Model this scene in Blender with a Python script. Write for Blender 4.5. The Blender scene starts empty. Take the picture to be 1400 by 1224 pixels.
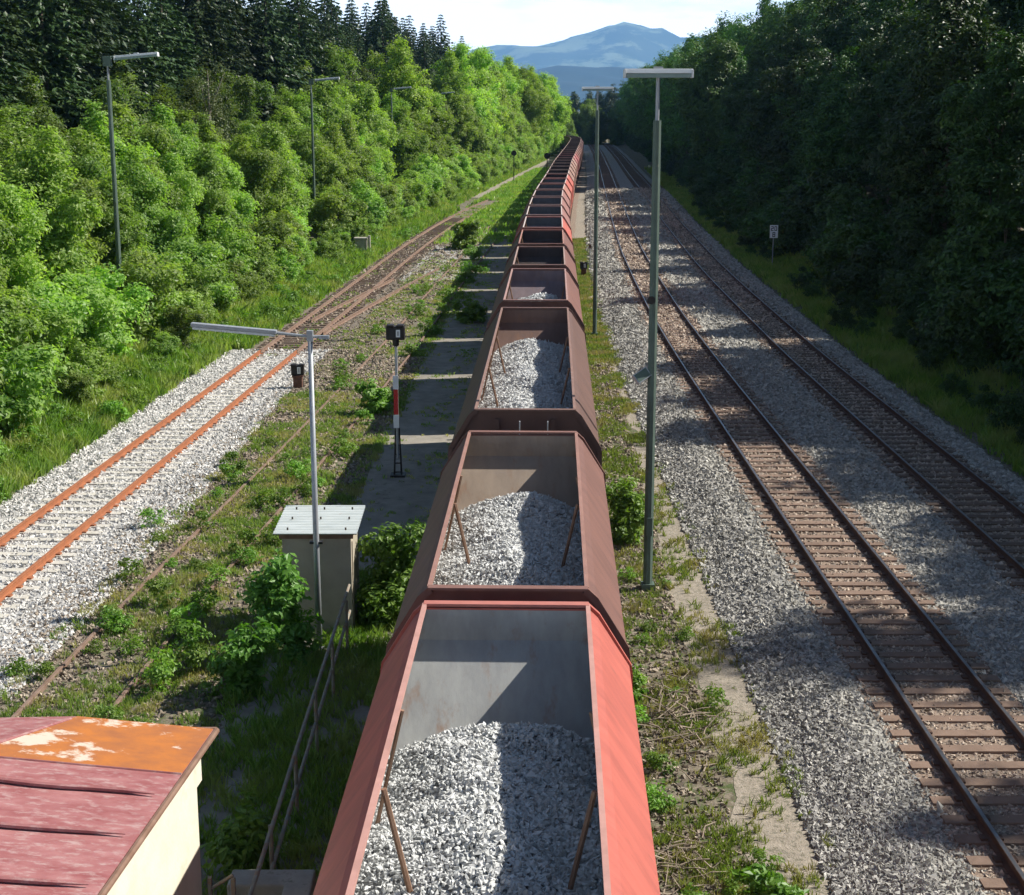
import bpy, math, random
import numpy as np
from mathutils import Vector, Matrix
sc = bpy.context.scene
R = math.radians
COL = sc.collection
rng = np.random.default_rng(7)
random.seed(7)

# ------------------------------------------------------------------ camera, world, sun, exposure
cd = bpy.data.cameras.new('camera'); cam = bpy.data.objects.new('camera', cd); COL.objects.link(cam)
cam.location = (0, 0, 9.69); cam.rotation_euler = (R(90 - 12.75), 0, 0)
cd.sensor_width = 36; cd.sensor_fit = 'HORIZONTAL'; cd.lens = 36 * 2050 / 1400
cd.clip_start = 0.1; cd.clip_end = 60000
sc.camera = cam

SUN = Vector((1.07, 0.28, 1.0)).normalized()
sun_el = math.asin(SUN.z); sun_az = math.atan2(SUN.x, SUN.y)      # azimuth from +Y towards +X
w = bpy.data.worlds.new('World'); sc.world = w; w.use_nodes = True
nt = w.node_tree; nt.nodes.clear()
def N(nt, t, **k):
    n = nt.nodes.new(t)
    for a, b in k.items():
        if a.startswith('i_'): n.inputs[a[2:].replace('_', ' ')].default_value = b
        else: setattr(n, a, b)
    return n
wo = N(nt, 'ShaderNodeOutputWorld'); bg = N(nt, 'ShaderNodeBackground'); bg.inputs['Strength'].default_value = 0.05
sky = N(nt, 'ShaderNodeTexSky', sky_type='NISHITA', sun_disc=False, sun_elevation=sun_el, sun_rotation=sun_az,
        air_density=0.55, dust_density=0.2, ozone_density=1.2)
tc = N(nt, 'ShaderNodeTexCoord'); mp = N(nt, 'ShaderNodeMapping'); mp.inputs['Scale'].default_value = (1.2, 1.2, 5.0)
mp.inputs['Location'].default_value = (0.35, 0.1, 0.2)
no = N(nt, 'ShaderNodeTexNoise'); no.inputs['Scale'].default_value = 3.2; no.inputs['Detail'].default_value = 8; no.inputs['Roughness'].default_value = 0.55
cr = N(nt, 'ShaderNodeValToRGB'); cr.color_ramp.elements[0].position = 0.25; cr.color_ramp.elements[1].position = 0.47
mx = N(nt, 'ShaderNodeMixRGB'); mx.inputs['Color2'].default_value = (34, 35.5, 36, 1)
L = nt.links.new
# clouds thicken towards the horizon and thin out overhead
sp = N(nt, 'ShaderNodeSeparateXYZ'); mr = N(nt, 'ShaderNodeMapRange'); mr.inputs['From Min'].default_value = 0.07; mr.inputs['From Max'].default_value = 0.18
mr.inputs['To Min'].default_value = 1.0; mr.inputs['To Max'].default_value = 0.02
mu = N(nt, 'ShaderNodeMath', operation='MULTIPLY')
L(tc.outputs['Generated'], sp.inputs[0]); L(sp.outputs['Z'], mr.inputs['Value'])
L(tc.outputs['Generated'], mp.inputs[0]); L(mp.outputs[0], no.inputs['Vector']); L(no.outputs['Fac'], cr.inputs[0])
L(cr.outputs[0], mu.inputs[0]); L(mr.outputs[0], mu.inputs[1]); L(mu.outputs[0], mx.inputs['Fac'])
L(sky.outputs[0], mx.inputs['Color1']); L(mx.outputs[0], bg.inputs['Color']); L(bg.outputs[0], wo.inputs['Surface'])

sd = bpy.data.lights.new('sun', 'SUN'); sun = bpy.data.objects.new('sun', sd); COL.objects.link(sun)
sd.energy = 5.0; sd.angle = R(0.5); sd.color = (1.0, 0.955, 0.87)
sun.rotation_euler = SUN.to_track_quat('Z', 'Y').to_euler(); sun.location = (30, 0, 40)
sc.view_settings.view_transform = 'Standard'; sc.view_settings.look = 'None'
sc.view_settings.exposure = 0.75; sc.view_settings.gamma = 1.0
sc.cycles.max_bounces = 7; sc.cycles.diffuse_bounces = 3; sc.cycles.transmission_bounces = 4; sc.cycles.volume_bounces = 1
sc.cycles.use_adaptive_sampling = True; sc.cycles.adaptive_threshold = 0.02

# ------------------------------------------------------------------ materials
def new_mat(name):
    m = bpy.data.materials.new(name); m.use_nodes = True; m.node_tree.nodes.clear()
    return m, m.node_tree
def C4(c): return (c[0], c[1], c[2], 1.0)
def mat(name, c1, c2=None, scale=3.0, c3=None, s3=20.0, w3=(0.55, 0.7), rough=0.8, metal=0.0, bump=0.0, bscale=30.0,
        island=0.0, objcol=False, coords='Object', stretch=None, spec=0.3, ramp=(0.35, 0.65)):
    """two-tone noise, optional third tone in patches, optional bump, optional per-piece variation, optional object colour"""
    m, t = new_mat(name); L = t.links.new
    o = N(t, 'ShaderNodeOutputMaterial'); b = N(t, 'ShaderNodeBsdfPrincipled')
    b.inputs['Roughness'].default_value = rough; b.inputs['Metallic'].default_value = metal; b.inputs['Specular IOR Level'].default_value = spec
    L(b.outputs[0], o.inputs[0])
    if coords == 'World': src = N(t, 'ShaderNodeNewGeometry').outputs['Position']
    else: src = N(t, 'ShaderNodeTexCoord').outputs['Object']
    if stretch:
        mpn = N(t, 'ShaderNodeMapping'); mpn.inputs['Scale'].default_value = stretch; L(src, mpn.inputs[0]); src = mpn.outputs[0]
    rgb = N(t, 'ShaderNodeRGB'); rgb.outputs[0].default_value = C4(c1); out = rgb.outputs[0]
    if c2 is not None:
        n = N(t, 'ShaderNodeTexNoise'); n.inputs['Scale'].default_value = scale; n.inputs['Detail'].default_value = 6; n.inputs['Roughness'].default_value = 0.65; L(src, n.inputs['Vector'])
        r = N(t, 'ShaderNodeValToRGB'); r.color_ramp.elements[0].position = ramp[0]; r.color_ramp.elements[1].position = ramp[1]
        r.color_ramp.elements[0].color = C4(c1); r.color_ramp.elements[1].color = C4(c2); L(n.outputs['Fac'], r.inputs[0]); out = r.outputs[0]
    if objcol:
        oi = N(t, 'ShaderNodeObjectInfo'); mm = N(t, 'ShaderNodeMixRGB', blend_type='MULTIPLY'); mm.inputs['Fac'].default_value = 1
        L(out, mm.inputs['Color1']); L(oi.outputs['Color'], mm.inputs['Color2']); out = mm.outputs[0]
    if c3 is not None:
        n = N(t, 'ShaderNodeTexNoise'); n.inputs['Scale'].default_value = s3; n.inputs['Detail'].default_value = 8; n.inputs['Roughness'].default_value = 0.7; L(src, n.inputs['Vector'])
        r = N(t, 'ShaderNodeValToRGB'); r.color_ramp.elements[0].position = w3[0]; r.color_ramp.elements[1].position = w3[1]; L(n.outputs['Fac'], r.inputs[0])
        mm = N(t, 'ShaderNodeMixRGB'); L(r.outputs[0], mm.inputs['Fac']); L(out, mm.inputs['Color1']); mm.inputs['Color2'].default_value = C4(c3); out = mm.outputs[0]
    if island > 0:
        g = N(t, 'ShaderNodeNewGeometry'); mr = N(t, 'ShaderNodeMapRange'); mr.inputs['To Min'].default_value = 1 - island; mr.inputs['To Max'].default_value = 1 + island
        L(g.outputs['Random Per Island'], mr.inputs['Value']); mm = N(t, 'ShaderNodeVectorMath', operation='SCALE'); L(out, mm.inputs[0]); L(mr.outputs[0], mm.inputs['Scale']); out = mm.outputs[0]
    L(out, b.inputs['Base Color'])
    if bump > 0:
        n = N(t, 'ShaderNodeTexNoise'); n.inputs['Scale'].default_value = bscale; n.inputs['Detail'].default_value = 5; L(src, n.inputs['Vector'])
        bp = N(t, 'ShaderNodeBump'); bp.inputs['Strength'].default_value = bump; bp.inputs['Distance'].default_value = 0.02; L(n.outputs['Fac'], bp.inputs['Height']); L(bp.outputs[0], b.inputs['Normal'])
    return m
def leaf_mat(name, c1, c2, trans=0.35, tcol=None, var=0.25, rough=0.45, patch=None, pscale=.6, pw=(.45, .65)):
    m, t = new_mat(name); L = t.links.new
    o = N(t, 'ShaderNodeOutputMaterial'); b = N(t, 'ShaderNodeBsdfPrincipled'); b.inputs['Roughness'].default_value = rough; b.inputs['Specular IOR Level'].default_value = 0.35
    tr = N(t, 'ShaderNodeBsdfTranslucent'); ms = N(t, 'ShaderNodeMixShader'); ms.inputs[0].default_value = trans
    g = N(t, 'ShaderNodeNewGeometry'); r = N(t, 'ShaderNodeValToRGB'); r.color_ramp.elements[0].color = C4(c1); r.color_ramp.elements[1].color = C4(c2)
    L(g.outputs['Random Per Island'], r.inputs[0])
    oi = N(t, 'ShaderNodeObjectInfo')
    hs = N(t, 'ShaderNodeHueSaturation')
    mh = N(t, 'ShaderNodeMapRange'); mh.inputs['To Min'].default_value = 0.485; mh.inputs['To Max'].default_value = 0.515
    mv = N(t, 'ShaderNodeMapRange'); mv.inputs['To Min'].default_value = 1 - var; mv.inputs['To Max'].default_value = 1 + var
    L(oi.outputs['Random'], mh.inputs['Value']); L(oi.outputs['Random'], mv.inputs['Value'])
    L(mh.outputs[0], hs.inputs['Hue']); L(mv.outputs[0], hs.inputs['Value']); src = r.outputs[0]
    if patch:
        pn = N(t, 'ShaderNodeTexNoise'); pn.inputs['Scale'].default_value = pscale; pn.inputs['Detail'].default_value = 5; L(g.outputs['Position'], pn.inputs['Vector'])
        pr = N(t, 'ShaderNodeValToRGB'); pr.color_ramp.elements[0].position = pw[0]; pr.color_ramp.elements[1].position = pw[1]; L(pn.outputs['Fac'], pr.inputs[0])
        pm = N(t, 'ShaderNodeMixRGB'); pm.inputs['Color2'].default_value = C4(patch); L(pr.outputs[0], pm.inputs['Fac']); L(src, pm.inputs['Color1']); src = pm.outputs[0]
    L(src, hs.inputs['Color'])
    mm = N(t, 'ShaderNodeMixRGB', blend_type='MULTIPLY'); mm.inputs['Fac'].default_value = 1; L(hs.outputs[0], mm.inputs['Color1']); L(oi.outputs['Color'], mm.inputs['Color2'])
    L(mm.outputs[0], b.inputs['Base Color'])
    gm = N(t, 'ShaderNodeMixRGB', blend_type='MULTIPLY'); gm.inputs['Fac'].default_value = 1; gm.inputs['Color2'].default_value = C4(tcol or (1.3, 1.5, 0.5)); L(mm.outputs[0], gm.inputs['Color1'])
    L(gm.outputs[0], tr.inputs['Color']); L(b.outputs[0], ms.inputs[1]); L(tr.outputs[0], ms.inputs[2]); L(ms.outputs[0], o.inputs[0])
    return m

M = {}
M['ground'] = mat('ground_soil', (0.10, 0.08, 0.055), (0.24, 0.205, 0.155), 7, c3=(0.07, 0.095, 0.03), s3=2.6, w3=(0.50, 0.58), rough=0.95, bump=1.0, bscale=22, coords='World')
M['ballast'] = mat('ballast_bed', (0.25, 0.24, 0.22), (0.35, 0.335, 0.31), 12, c3=(0.12, 0.11, 0.10), s3=26, w3=(0.50, 0.66), rough=0.9, bump=1.0, bscale=22, coords='World')
M['ballast_pale'] = mat('pale_ballast_bed', (0.33, 0.315, 0.29), (0.43, 0.415, 0.385), 20, c3=(0.14, 0.13, 0.12), s3=40, w3=(0.5, 0.66), rough=0.9, bump=1.0, bscale=22, coords='World')
M['rusty_bed'] = mat('rusty_ballast_bed', (0.27, 0.20, 0.15), (0.36, 0.28, 0.215), 10, c3=(0.08, 0.045, 0.035), s3=40, w3=(0.45, 0.65), rough=0.92, bump=1.0, bscale=22, coords='World')
M['dirt_bed'] = mat('dirt_track_bed', (0.15, 0.12, 0.09), (0.25, 0.21, 0.165), 7, c3=(0.08, 0.065, 0.05), s3=20, w3=(0.45, 0.65), rough=0.95, bump=1.0, bscale=18, coords='World')
M['path'] = mat('worn_path', (0.25, 0.215, 0.17), (0.36, 0.31, 0.25), 5, c3=(0.15, 0.14, 0.10), s3=14, w3=(0.50, 0.62), rough=0.95, bump=0.9, bscale=40, coords='World')
M['yard'] = mat('yard_asphalt', (0.20, 0.18, 0.15), (0.30, 0.27, 0.225), 1.8, c3=(0.05, 0.07, 0.025), s3=2.0, w3=(0.60, 0.70), rough=0.95, bump=0.4, bscale=40, coords='World')
M['stone'] = mat('ballast_stone', (0.30, 0.285, 0.255), (0.39, 0.375, 0.335), 8, rough=0.85, island=0.36, coords='World')
M['stone_slope'] = mat('shoulder_stone', (0.36, 0.345, 0.315), (0.28, 0.27, 0.25), 5, rough=0.85, island=0.55, coords='World')
M['stone_rust'] = mat('rust_dusted_stone', (0.32, 0.25, 0.19), (0.40, 0.33, 0.27), 6, rough=0.9, island=0.55, coords='World')
M['stone_pale'] = mat('pale_stone', (0.47, 0.455, 0.43), (0.56, 0.545, 0.52), 8, rough=0.85, island=0.35, coords='World')
M['stone_brown'] = mat('brown_stone', (0.20, 0.155, 0.115), (0.33, 0.28, 0.22), 6, rough=0.9, island=0.5, coords='World')
M['gravel_load'] = mat('gravel_load_stone', (0.50, 0.51, 0.50), (0.64, 0.64, 0.63), 7, rough=0.8, island=0.2, coords='World')
M['gravel_base'] = mat('gravel_load_core', (0.22, 0.22, 0.22), (0.34, 0.34, 0.34), 25, rough=0.95, bump=0.6, bscale=20, coords='World')
M['rail_rust'] = mat('rail_brown_rust', (0.075, 0.042, 0.03), (0.11, 0.065, 0.045), 6, rough=0.8, coords='World')
M['rail_orange'] = mat('rail_orange_rust', (0.36, 0.135, 0.06), (0.26, 0.10, 0.05), 5, rough=0.9, bump=.3, coords='World')
M['rail_old'] = mat('rail_old_rust', (0.17, 0.105, 0.075), (0.25, 0.175, 0.135), 4, rough=0.9, coords='World')
M['rail_top'] = mat('rail_running_surface', (0.14, 0.135, 0.13), (0.22, 0.21, 0.2), 3, rough=0.35, metal=0.8, coords='World')
M['sleeper_red'] = mat('sleeper_rusty', (0.235, 0.16, 0.12), (0.17, 0.115, 0.085), 3, rough=0.9, coords='World', island=.15, bump=.3)
M['sleeper_dark'] = mat('sleeper_dark_wood', (0.10, 0.07, 0.05), (0.17, 0.12, 0.09), 4, rough=0.9, coords='World', island=.2, stretch=(1, 8, 1))
M['sleeper_concrete'] = mat('sleeper_concrete', (0.46, 0.43, 0.37), (0.56, 0.53, 0.47), 4, rough=0.9, coords='World', island=.1)
M['wagon'] = mat('wagon_paint', (1, 1, 1), (0.72, 0.74, 0.77), 1.3, c3=(0.13, 0.07, 0.05), s3=3.5, w3=(0.60, 0.80), stretch=(1, 2.6, .6), rough=0.62, objcol=True, bump=.06, bscale=8, spec=.35)
M['wagon_in'] = mat('wagon_inside', (1, 1, 1), (0.72, 0.72, 0.74), 1.2, c3=(0.26, 0.135, 0.075), s3=1.8, w3=(0.56, 0.80), stretch=(2.0, .8, .9), rough=0.7, objcol=True, bump=.1, bscale=12)
M['wagon_rim'] = mat('wagon_rim', (1, 1, 1), (0.8, 0.8, 0.8), 3, rough=0.7, objcol=True)
M['strut'] = mat('wagon_strut', (0.22, 0.125, 0.08), (0.30, 0.19, 0.13), 4, rough=0.8)
M['under'] = mat('wagon_underframe', (0.035, 0.028, 0.024), (0.06, 0.045, 0.035), 4, rough=0.85)
M['pole_green'] = mat('pole_green_paint', (0.11, 0.155, 0.125), (0.085, 0.12, 0.10), 2, c3=(0.2, 0.2, 0.17), s3=6, w3=(.6, .8), rough=0.6)
M['galv'] = mat('galvanised_steel', (0.38, 0.40, 0.42), (0.30, 0.32, 0.345), 3, rough=0.5, metal=0.3)
M['white'] = mat('lamp_housing', (0.72, 0.74, 0.74), (0.62, 0.65, 0.65), 3, rough=0.5)
M['diffuser'] = mat('lamp_diffuser', (0.13, 0.21, 0.20), (0.18, 0.26, 0.25), 3, rough=0.25)
M['black'] = mat('black_paint', (0.018, 0.016, 0.016), (0.03, 0.026, 0.024), 5, rough=0.55)
M['signal_white'] = mat('white_enamel', (0.75, 0.77, 0.78), (0.65, 0.67, 0.68), 6, rough=0.4)
M['signal_red'] = mat('red_enamel', (0.55, 0.03, 0.025), (0.42, 0.03, 0.03), 5, rough=0.45)
M['rustbox'] = mat('rusty_box', (0.10, 0.05, 0.035), (0.16, 0.08, 0.055), 8, rough=0.85)
M['concrete'] = mat('concrete', (0.30, 0.28, 0.24), (0.40, 0.37, 0.32), 3, c3=(0.14, 0.14, 0.10), s3=6, w3=(.55, .7), rough=0.95, bump=.5, bscale=25)
M['shed_wall'] = mat('shed_wall', (0.42, 0.37, 0.29), (0.35, 0.31, 0.245), 2, c3=(0.24, 0.21, 0.16), s3=5, w3=(.6, .8), rough=0.9, bump=.15, bscale=20)
M['shed_roof'] = mat('shed_roof_sheet', (0.56, 0.60, 0.59), (0.44, 0.48, 0.47), 1.5, c3=(0.40, 0.25, 0.16), s3=2.2, w3=(.62, .70), rough=0.7, stretch=(1, 4, 1))
M['roof_red'] = mat('roof_faded_red', (0.27, 0.085, 0.085), (0.38, 0.17, 0.165), 2.2, c3=(0.46, 0.33, 0.31), s3=6, w3=(0.50, 0.72), rough=0.6, stretch=(1, 2.5, 1), bump=.2, bscale=5)
M['roof_rust'] = mat('roof_orange_rust', (0.47, 0.16, 0.035), (0.33, 0.12, 0.045), 3.2, c3=(0.62, 0.50, 0.40), s3=1.5, w3=(0.545, 0.60), rough=0.75, stretch=(1, 1.6, 1), bump=.2, bscale=5)
M['plaster'] = mat('cream_plaster', (0.66, 0.61, 0.47), (0.74, 0.70, 0.58), 1.5, c3=(0.52, 0.48, 0.38), s3=2.5, w3=(.58, .8), rough=0.95, bump=.15, bscale=30)
M['brownwood'] = mat('brown_fascia', (0.16, 0.09, 0.06), (0.24, 0.15, 0.11), 4, rough=0.8)
M['handrail'] = mat('weathered_rail', (0.30, 0.26, 0.20), (0.20, 0.20, 0.18), 5, c3=(0.34, 0.16, 0.08), s3=7, w3=(.5, .7), rough=0.8)
M['bark'] = mat('bark', (0.10, 0.075, 0.055), (0.18, 0.15, 0.12), 5, rough=0.95, bump=.7, bscale=12)
M['bark_pale'] = mat('pale_bark', (0.26, 0.24, 0.20), (0.17, 0.15, 0.12), 4, rough=0.95, bump=.5, bscale=12)
M['twig'] = mat('dry_twig', (0.26, 0.20, 0.15), (0.36, 0.30, 0.23), 5, rough=0.95, island=.4)
M['leaf_hedge'] = leaf_mat('leaf_bright', (0.14, 0.235, 0.045), (0.31, 0.43, 0.115), 0.5, patch=(.35, .45, .13), pscale=.35, pw=(.5, .7))
M['leaf_dark'] = leaf_mat('leaf_dark', (0.035, 0.075, 0.016), (0.065, 0.13, 0.028), 0.25)
M['leaf_forest'] = leaf_mat('leaf_forest', (0.024, 0.055, 0.010), (0.055, 0.11, 0.020), 0.18)
M['needle'] = leaf_mat('spruce_needle', (0.026, 0.052, 0.018), (0.055, 0.09, 0.028), 0.10, var=.2)
M['leaf_weed'] = leaf_mat('leaf_weed', (0.11, 0.21, 0.03), (0.22, 0.35, 0.06), 0.38)
M['grass'] = leaf_mat('grass_blade', (0.11, 0.20, 0.035), (0.25, 0.36, 0.08), 0.4, patch=(.34, .36, .13), pscale=.55, pw=(.44, .68))
M['grass_dry'] = leaf_mat('grass_patchy', (0.12, 0.19, 0.045), (0.28, 0.34, 0.11), 0.4, patch=(.36, .31, .17), pscale=.9, pw=(.46, .62))
M['mountain'] = mat('mountain_slopes', (0.035, 0.055, 0.03), (0.06, 0.08, 0.045), 0.0016, c3=(0.20, 0.24, 0.14), s3=0.0022, w3=(0.50, 0.58), rough=1, coords='World')
M['hill'] = mat('forested_hill', (0.012, 0.025, 0.022), (0.025, 0.04, 0.03), 0.004, rough=1, coords='World')

# ------------------------------------------------------------------ helpers
class MB:
    def __init__(s): s.v = []; s.f = []; s.m = []
    def add(s, vs, fs, mi=0):
        b = len(s.v); s.v += [tuple(p) for p in vs]; s.f += [tuple(i + b for i in f) for f in fs]; s.m += [mi] * len(fs)
    def box(s, x0, x1, y0, y1, z0, z1, mi=0, T=None):
        vs = [Vector(p) for p in ((x0, y0, z0), (x1, y0, z0), (x1, y1, z0), (x0, y1, z0), (x0, y0, z1), (x1, y0, z1), (x1, y1, z1), (x0, y1, z1))]
        if T: vs = [T @ p for p in vs]
        s.add(vs, [(0, 3, 2, 1), (4, 5, 6, 7), (0, 1, 5, 4), (1, 2, 6, 5), (2, 3, 7, 6), (3, 0, 4, 7)], mi)
    def tube(s, pts, rad, n=8, mi=0, cap=True):
        pts = [Vector(p) for p in pts]; rad = rad if isinstance(rad, (list, tuple)) else [rad] * len(pts)
        base = len(s.v); prev = None
        for i, p in enumerate(pts):
            d = (pts[min(i + 1, len(pts) - 1)] - pts[max(i - 1, 0)]).normalized()
            a = Vector((1, 0, 0)) if abs(d.x) < 0.9 else Vector((0, 1, 0))
            if prev is not None: a = prev
            u = (a - d * a.dot(d)).normalized(); v = d.cross(u); prev = u
            for k in range(n):
                t = 2 * math.pi * (k + .5) / n; s.v.append(tuple(p + (u * math.cos(t) + v * math.sin(t)) * rad[i]))
        for i in range(len(pts) - 1):
            for k in range(n):
                a = base + i * n + k; b = base + i * n + (k + 1) % n
                s.f.append((a, b, b + n, a + n)); s.m.append(mi)
        if cap:
            s.f.append(tuple(base + k for k in range(n))[::-1]); s.m.append(mi)
            s.f.append(tuple(base + (len(pts) - 1) * n + k for k in range(n))); s.m.append(mi)
    def build(s, name, mats, parent=None, smooth=False, bevel=0):
        me = bpy.data.meshes.new(name); me.from_pydata(s.v, [], s.f)
        for m_ in (mats if isinstance(mats, (list, tuple)) else [mats]): me.materials.append(m_)
        me.polygons.foreach_set('material_index', s.m)
        if smooth: me.polygons.foreach_set('use_smooth', [True] * len(s.f))
        me.update()
        o = bpy.data.objects.new(name, me); COL.objects.link(o)
        if parent: o.parent = parent
        if bevel:
            b = o.modifiers.new('bevel', 'BEVEL'); b.width = bevel; b.segments = 2; b.limit_method = 'ANGLE'
        return o
def np_mesh(name, V, F, mats, parent=None, k=None):
    """V (n,3), F (m,k) uniform face size"""
    me = bpy.data.meshes.new(name); k = F.shape[1]
    me.vertices.add(len(V)); me.vertices.foreach_set('co', np.asarray(V, np.float32).ravel())
    me.loops.add(F.size); me.loops.foreach_set('vertex_index', F.astype(np.int32).ravel())
    me.polygons.add(len(F)); me.polygons.foreach_set('loop_start', np.arange(0, F.size, k, dtype=np.int32))
    try: me.polygons.foreach_set('loop_total', np.full(len(F), k, np.int32))
    except Exception: pass
    me.polygons.foreach_set('use_smooth', np.zeros(len(F), bool)); me.update(calc_edges=True)
    for m_ in (mats if isinstance(mats, (list, tuple)) else [mats]): me.materials.append(m_)
    o = bpy.data.objects.new(name, me); COL.objects.link(o)
    if parent: o.parent = parent
    return o
def empty(name, loc=(0, 0, 0), rz=0):
    o = bpy.data.objects.new(name, None); COL.objects.link(o); o.location = loc; o.rotation_euler = (0, 0, rz); o.empty_display_size = .2; return o
def tag(o, label=None, cat=None, group=None, kind=None):
    if label: o['label'] = label
    if cat: o['category'] = cat
    if group: o['group'] = group
    if kind: o['kind'] = kind
    return o
def copy_tree(o, parent=None):
    c = o.copy(); COL.objects.link(c); c.parent = parent
    for ch in list(o.children): copy_tree(ch, c)
    return c
def sm(a, b, x):
    t = np.clip((x - a) / (b - a), 0, 1); return t * t * (3 - 2 * t)

# ------------------------------------------------------------------ track lines (x as a function of distance y)
def curve(pts):
    ys = np.array([p[0] for p in pts], float); xs = np.array([p[1] for p in pts], float)
    g = np.arange(-200, 900, 1.0); x = np.interp(g, ys, xs)
    k = np.exp(-np.linspace(-2, 2, 25) ** 2); k /= k.sum()
    xp = np.pad(x, 12, mode='reflect', reflect_type='odd'); x2 = np.convolve(xp, k, 'valid')
    return lambda y: np.interp(y, g, x2)
XA = curve([(-200, 7.37), (58, 7.37), (72, 7.5), (88, 7.88), (105, 8.38), (134, 9.63), (181, 11.9), (241, 14.75), (300, 17.4), (340, 19.2), (400, 21.5), (450, 23), (900, 40)])
XB = curve([(-200, 11.80), (60, 11.82), (86, 12.3), (98, 12.65), (133, 14.05), (170, 15.85), (241, 18.9), (300, 21.6), (340, 23.3), (400, 25.6), (450, 27.1), (900, 44)])
XT = curve([(-200, -5.95), (17.1, -.07), (44.5, .68), (74, 1.5), (94, 2.07), (111, 2.72), (139, 4.14), (175, 5.88), (212, 7.93), (265, 10.8), (305, 12.8), (325, 12.9), (345, 10.5), (365, 4.5), (400, -12), (900, -400)])
XC = curve([(-200, -20), (29, -11.3), (36, -10.93), (44, -10.5), (53, -10.02), (62, -9.55), (74, -8.9), (84, -8.4), (96, -7.85), (110, -7.1), (127, -5.95), (137, -5.1), (156, -3.1), (180, 0.2), (230, 4.5), (900, 60)])
XD = curve([(-200, -16), (22, -7.5), (28, -7.2), (33, -6.75), (39.6, -6.25), (46, -5.8), (53, -5.35), (60, -4.9), (70, -4.3), (81, -3.85), (92, -3.2), (103, -2.6), (131, -1.0), (175, 2.0), (230, 5), (900, 60)])
EL = curve([(-200, -16), (40, -14.6), (60, -13.3), (90, -11.9), (108, -10.9), (135, -8.7), (160, -6.6), (181, -4.8), (238, .2), (300, 5.8), (330, 7.0), (360, 1), (400, -12), (900, -400)])   # foot of the left hedge
ER = curve([(-200, 15.1), (60, 15.1), (100, 16.1), (133, 17.6), (170, 19.3), (241, 22.8), (300, 25.4), (340, 27), (400, 29), (450, 30.5), (900, 47)])       # foot of the right bank

def terrain(x, y):
    x = np.asarray(x, float); y = np.asarray(y, float)
    xa, xt = XA(y), XT(y); u = x - xa; ub = XB(y) - xa
    bed = sm(-3.05, -1.95, u) * (1 - sm(ub + 1.75, ub + 2.6, u))
    z = -0.42 + 0.212 * bed
    left = 1 - sm(xt - 2.1, xt - 1.3, x)
    z = z * (1 - left) + (-0.14) * left
    uc = np.abs(x - XC(y)); z = z - 0.06 * (1 - sm(1.9, 2.6, uc)) * left * (y < 140)
    dl = np.maximum(0, EL(y) + 0.9 - x); dr = np.maximum(0, x - ER(y) - 0.8)
    near = 1 - sm(500, 700, np.abs(y)) 
    z = z + np.minimum(0.24 * dl, 1.0 + 0.05 * dl) * (dl < 200) * near + (dl >= 200) * 0 + np.minimum(0.26 * dr, 1.2 + 0.08 * dr) * (dr < 200) * near
    z = np.where(dl >= 200, 11.0 * near, z); z = np.where(dr >= 200, 17.2 * near, z)
    off = np.clip((np.maximum(dl, dr)) / 2, 0, 1)
    z = z + off * near * (0.12 * np.sin(x * .9 + 1.3 * np.sin(y * .31)) + 0.1 * np.sin(y * .7 + x * .4))
    return z
def tz(x, y): return float(terrain(x, y))

# ------------------------------------------------------------------ ground
def axis(segs):
    out = []
    for a, b, n in segs: out += list(np.linspace(a, b, n, endpoint=False))
    return np.array(out + [segs[-1][1]])
gx = axis([(-18000, -1500, 6), (-1500, -200, 8), (-200, -60, 14), (-60, -17, 30), (-17, 24, 170), (24, 70, 30), (70, 300, 20), (300, 1500, 6), (1500, 18000, 6)])
gy = axis([(-2000, -100, 5), (-100, 5, 20), (5, 120, 190), (120, 420, 150), (420, 720, 30), (720, 3000, 6), (3000, 22000, 6)])
X, Y = np.meshgrid(gx, gy); Z = terrain(X, Y)
nx, ny = len(gx), len(gy); idx = np.arange(nx * ny).reshape(ny, nx)
F = np.stack([idx[:-1, :-1], idx[:-1, 1:], idx[1:, 1:], idx[1:, :-1]], -1).reshape(-1, 4)
g = np_mesh('ground', np.stack([X, Y, Z], -1).reshape(-1, 3), F, M['ground']); tag(g, kind='structure')

def strip(name, fl, fr, y0, y1, lift, m, dy=0.5, nx=14, rag=0.0, seed=1):
    ys = np.arange(y0, y1 + dy, dy); r = np.random.default_rng(seed)
    a = fl(ys) + (np.convolve(r.normal(0, rag, len(ys) + 4), np.ones(5) / 5, 'valid') if rag else 0)
    b = fr(ys) + (np.convolve(r.normal(0, rag, len(ys) + 4), np.ones(5) / 5, 'valid') if rag else 0)
    t = np.linspace(0, 1, nx); X = a[:, None] * (1 - t) + b[:, None] * t; Y = np.repeat(ys[:, None], nx, 1)
    Z = terrain(X, Y) + lift; i = np.arange(X.size).reshape(X.shape)
    F = np.stack([i[:-1, :-1], i[:-1, 1:], i[1:, 1:], i[1:, :-1]], -1).reshape(-1, 4)
    o = np_mesh(name, np.stack([X, Y, Z], -1).reshape(-1, 3), F, m); tag(o, kind='structure'); return o
strip('ballast_bed', lambda y: XA(y) - 2.95, lambda y: XB(y) + 2.15, 5, 430, 0.012, M['ballast'], 0.6, 40, .12, 2)
strip('rusty_track_bed', lambda y: XA(y) - 1.35, lambda y: XA(y) + 1.35, 5, 430, 0.02, M['rusty_bed'], 0.8, 6, .06, 3)
strip('rusty_track_bed', lambda y: XB(y) - 1.3, lambda y: XB(y) + 1.3, 5, 430, 0.02, M['rusty_bed'], 0.8, 6, .06, 4)
strip('train_track_bed', lambda y: XT(y) - 1.7, lambda y: XT(y) + 1.75, 5, 400, 0.012, M['rusty_bed'], 0.8, 10, .1, 5)
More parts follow.
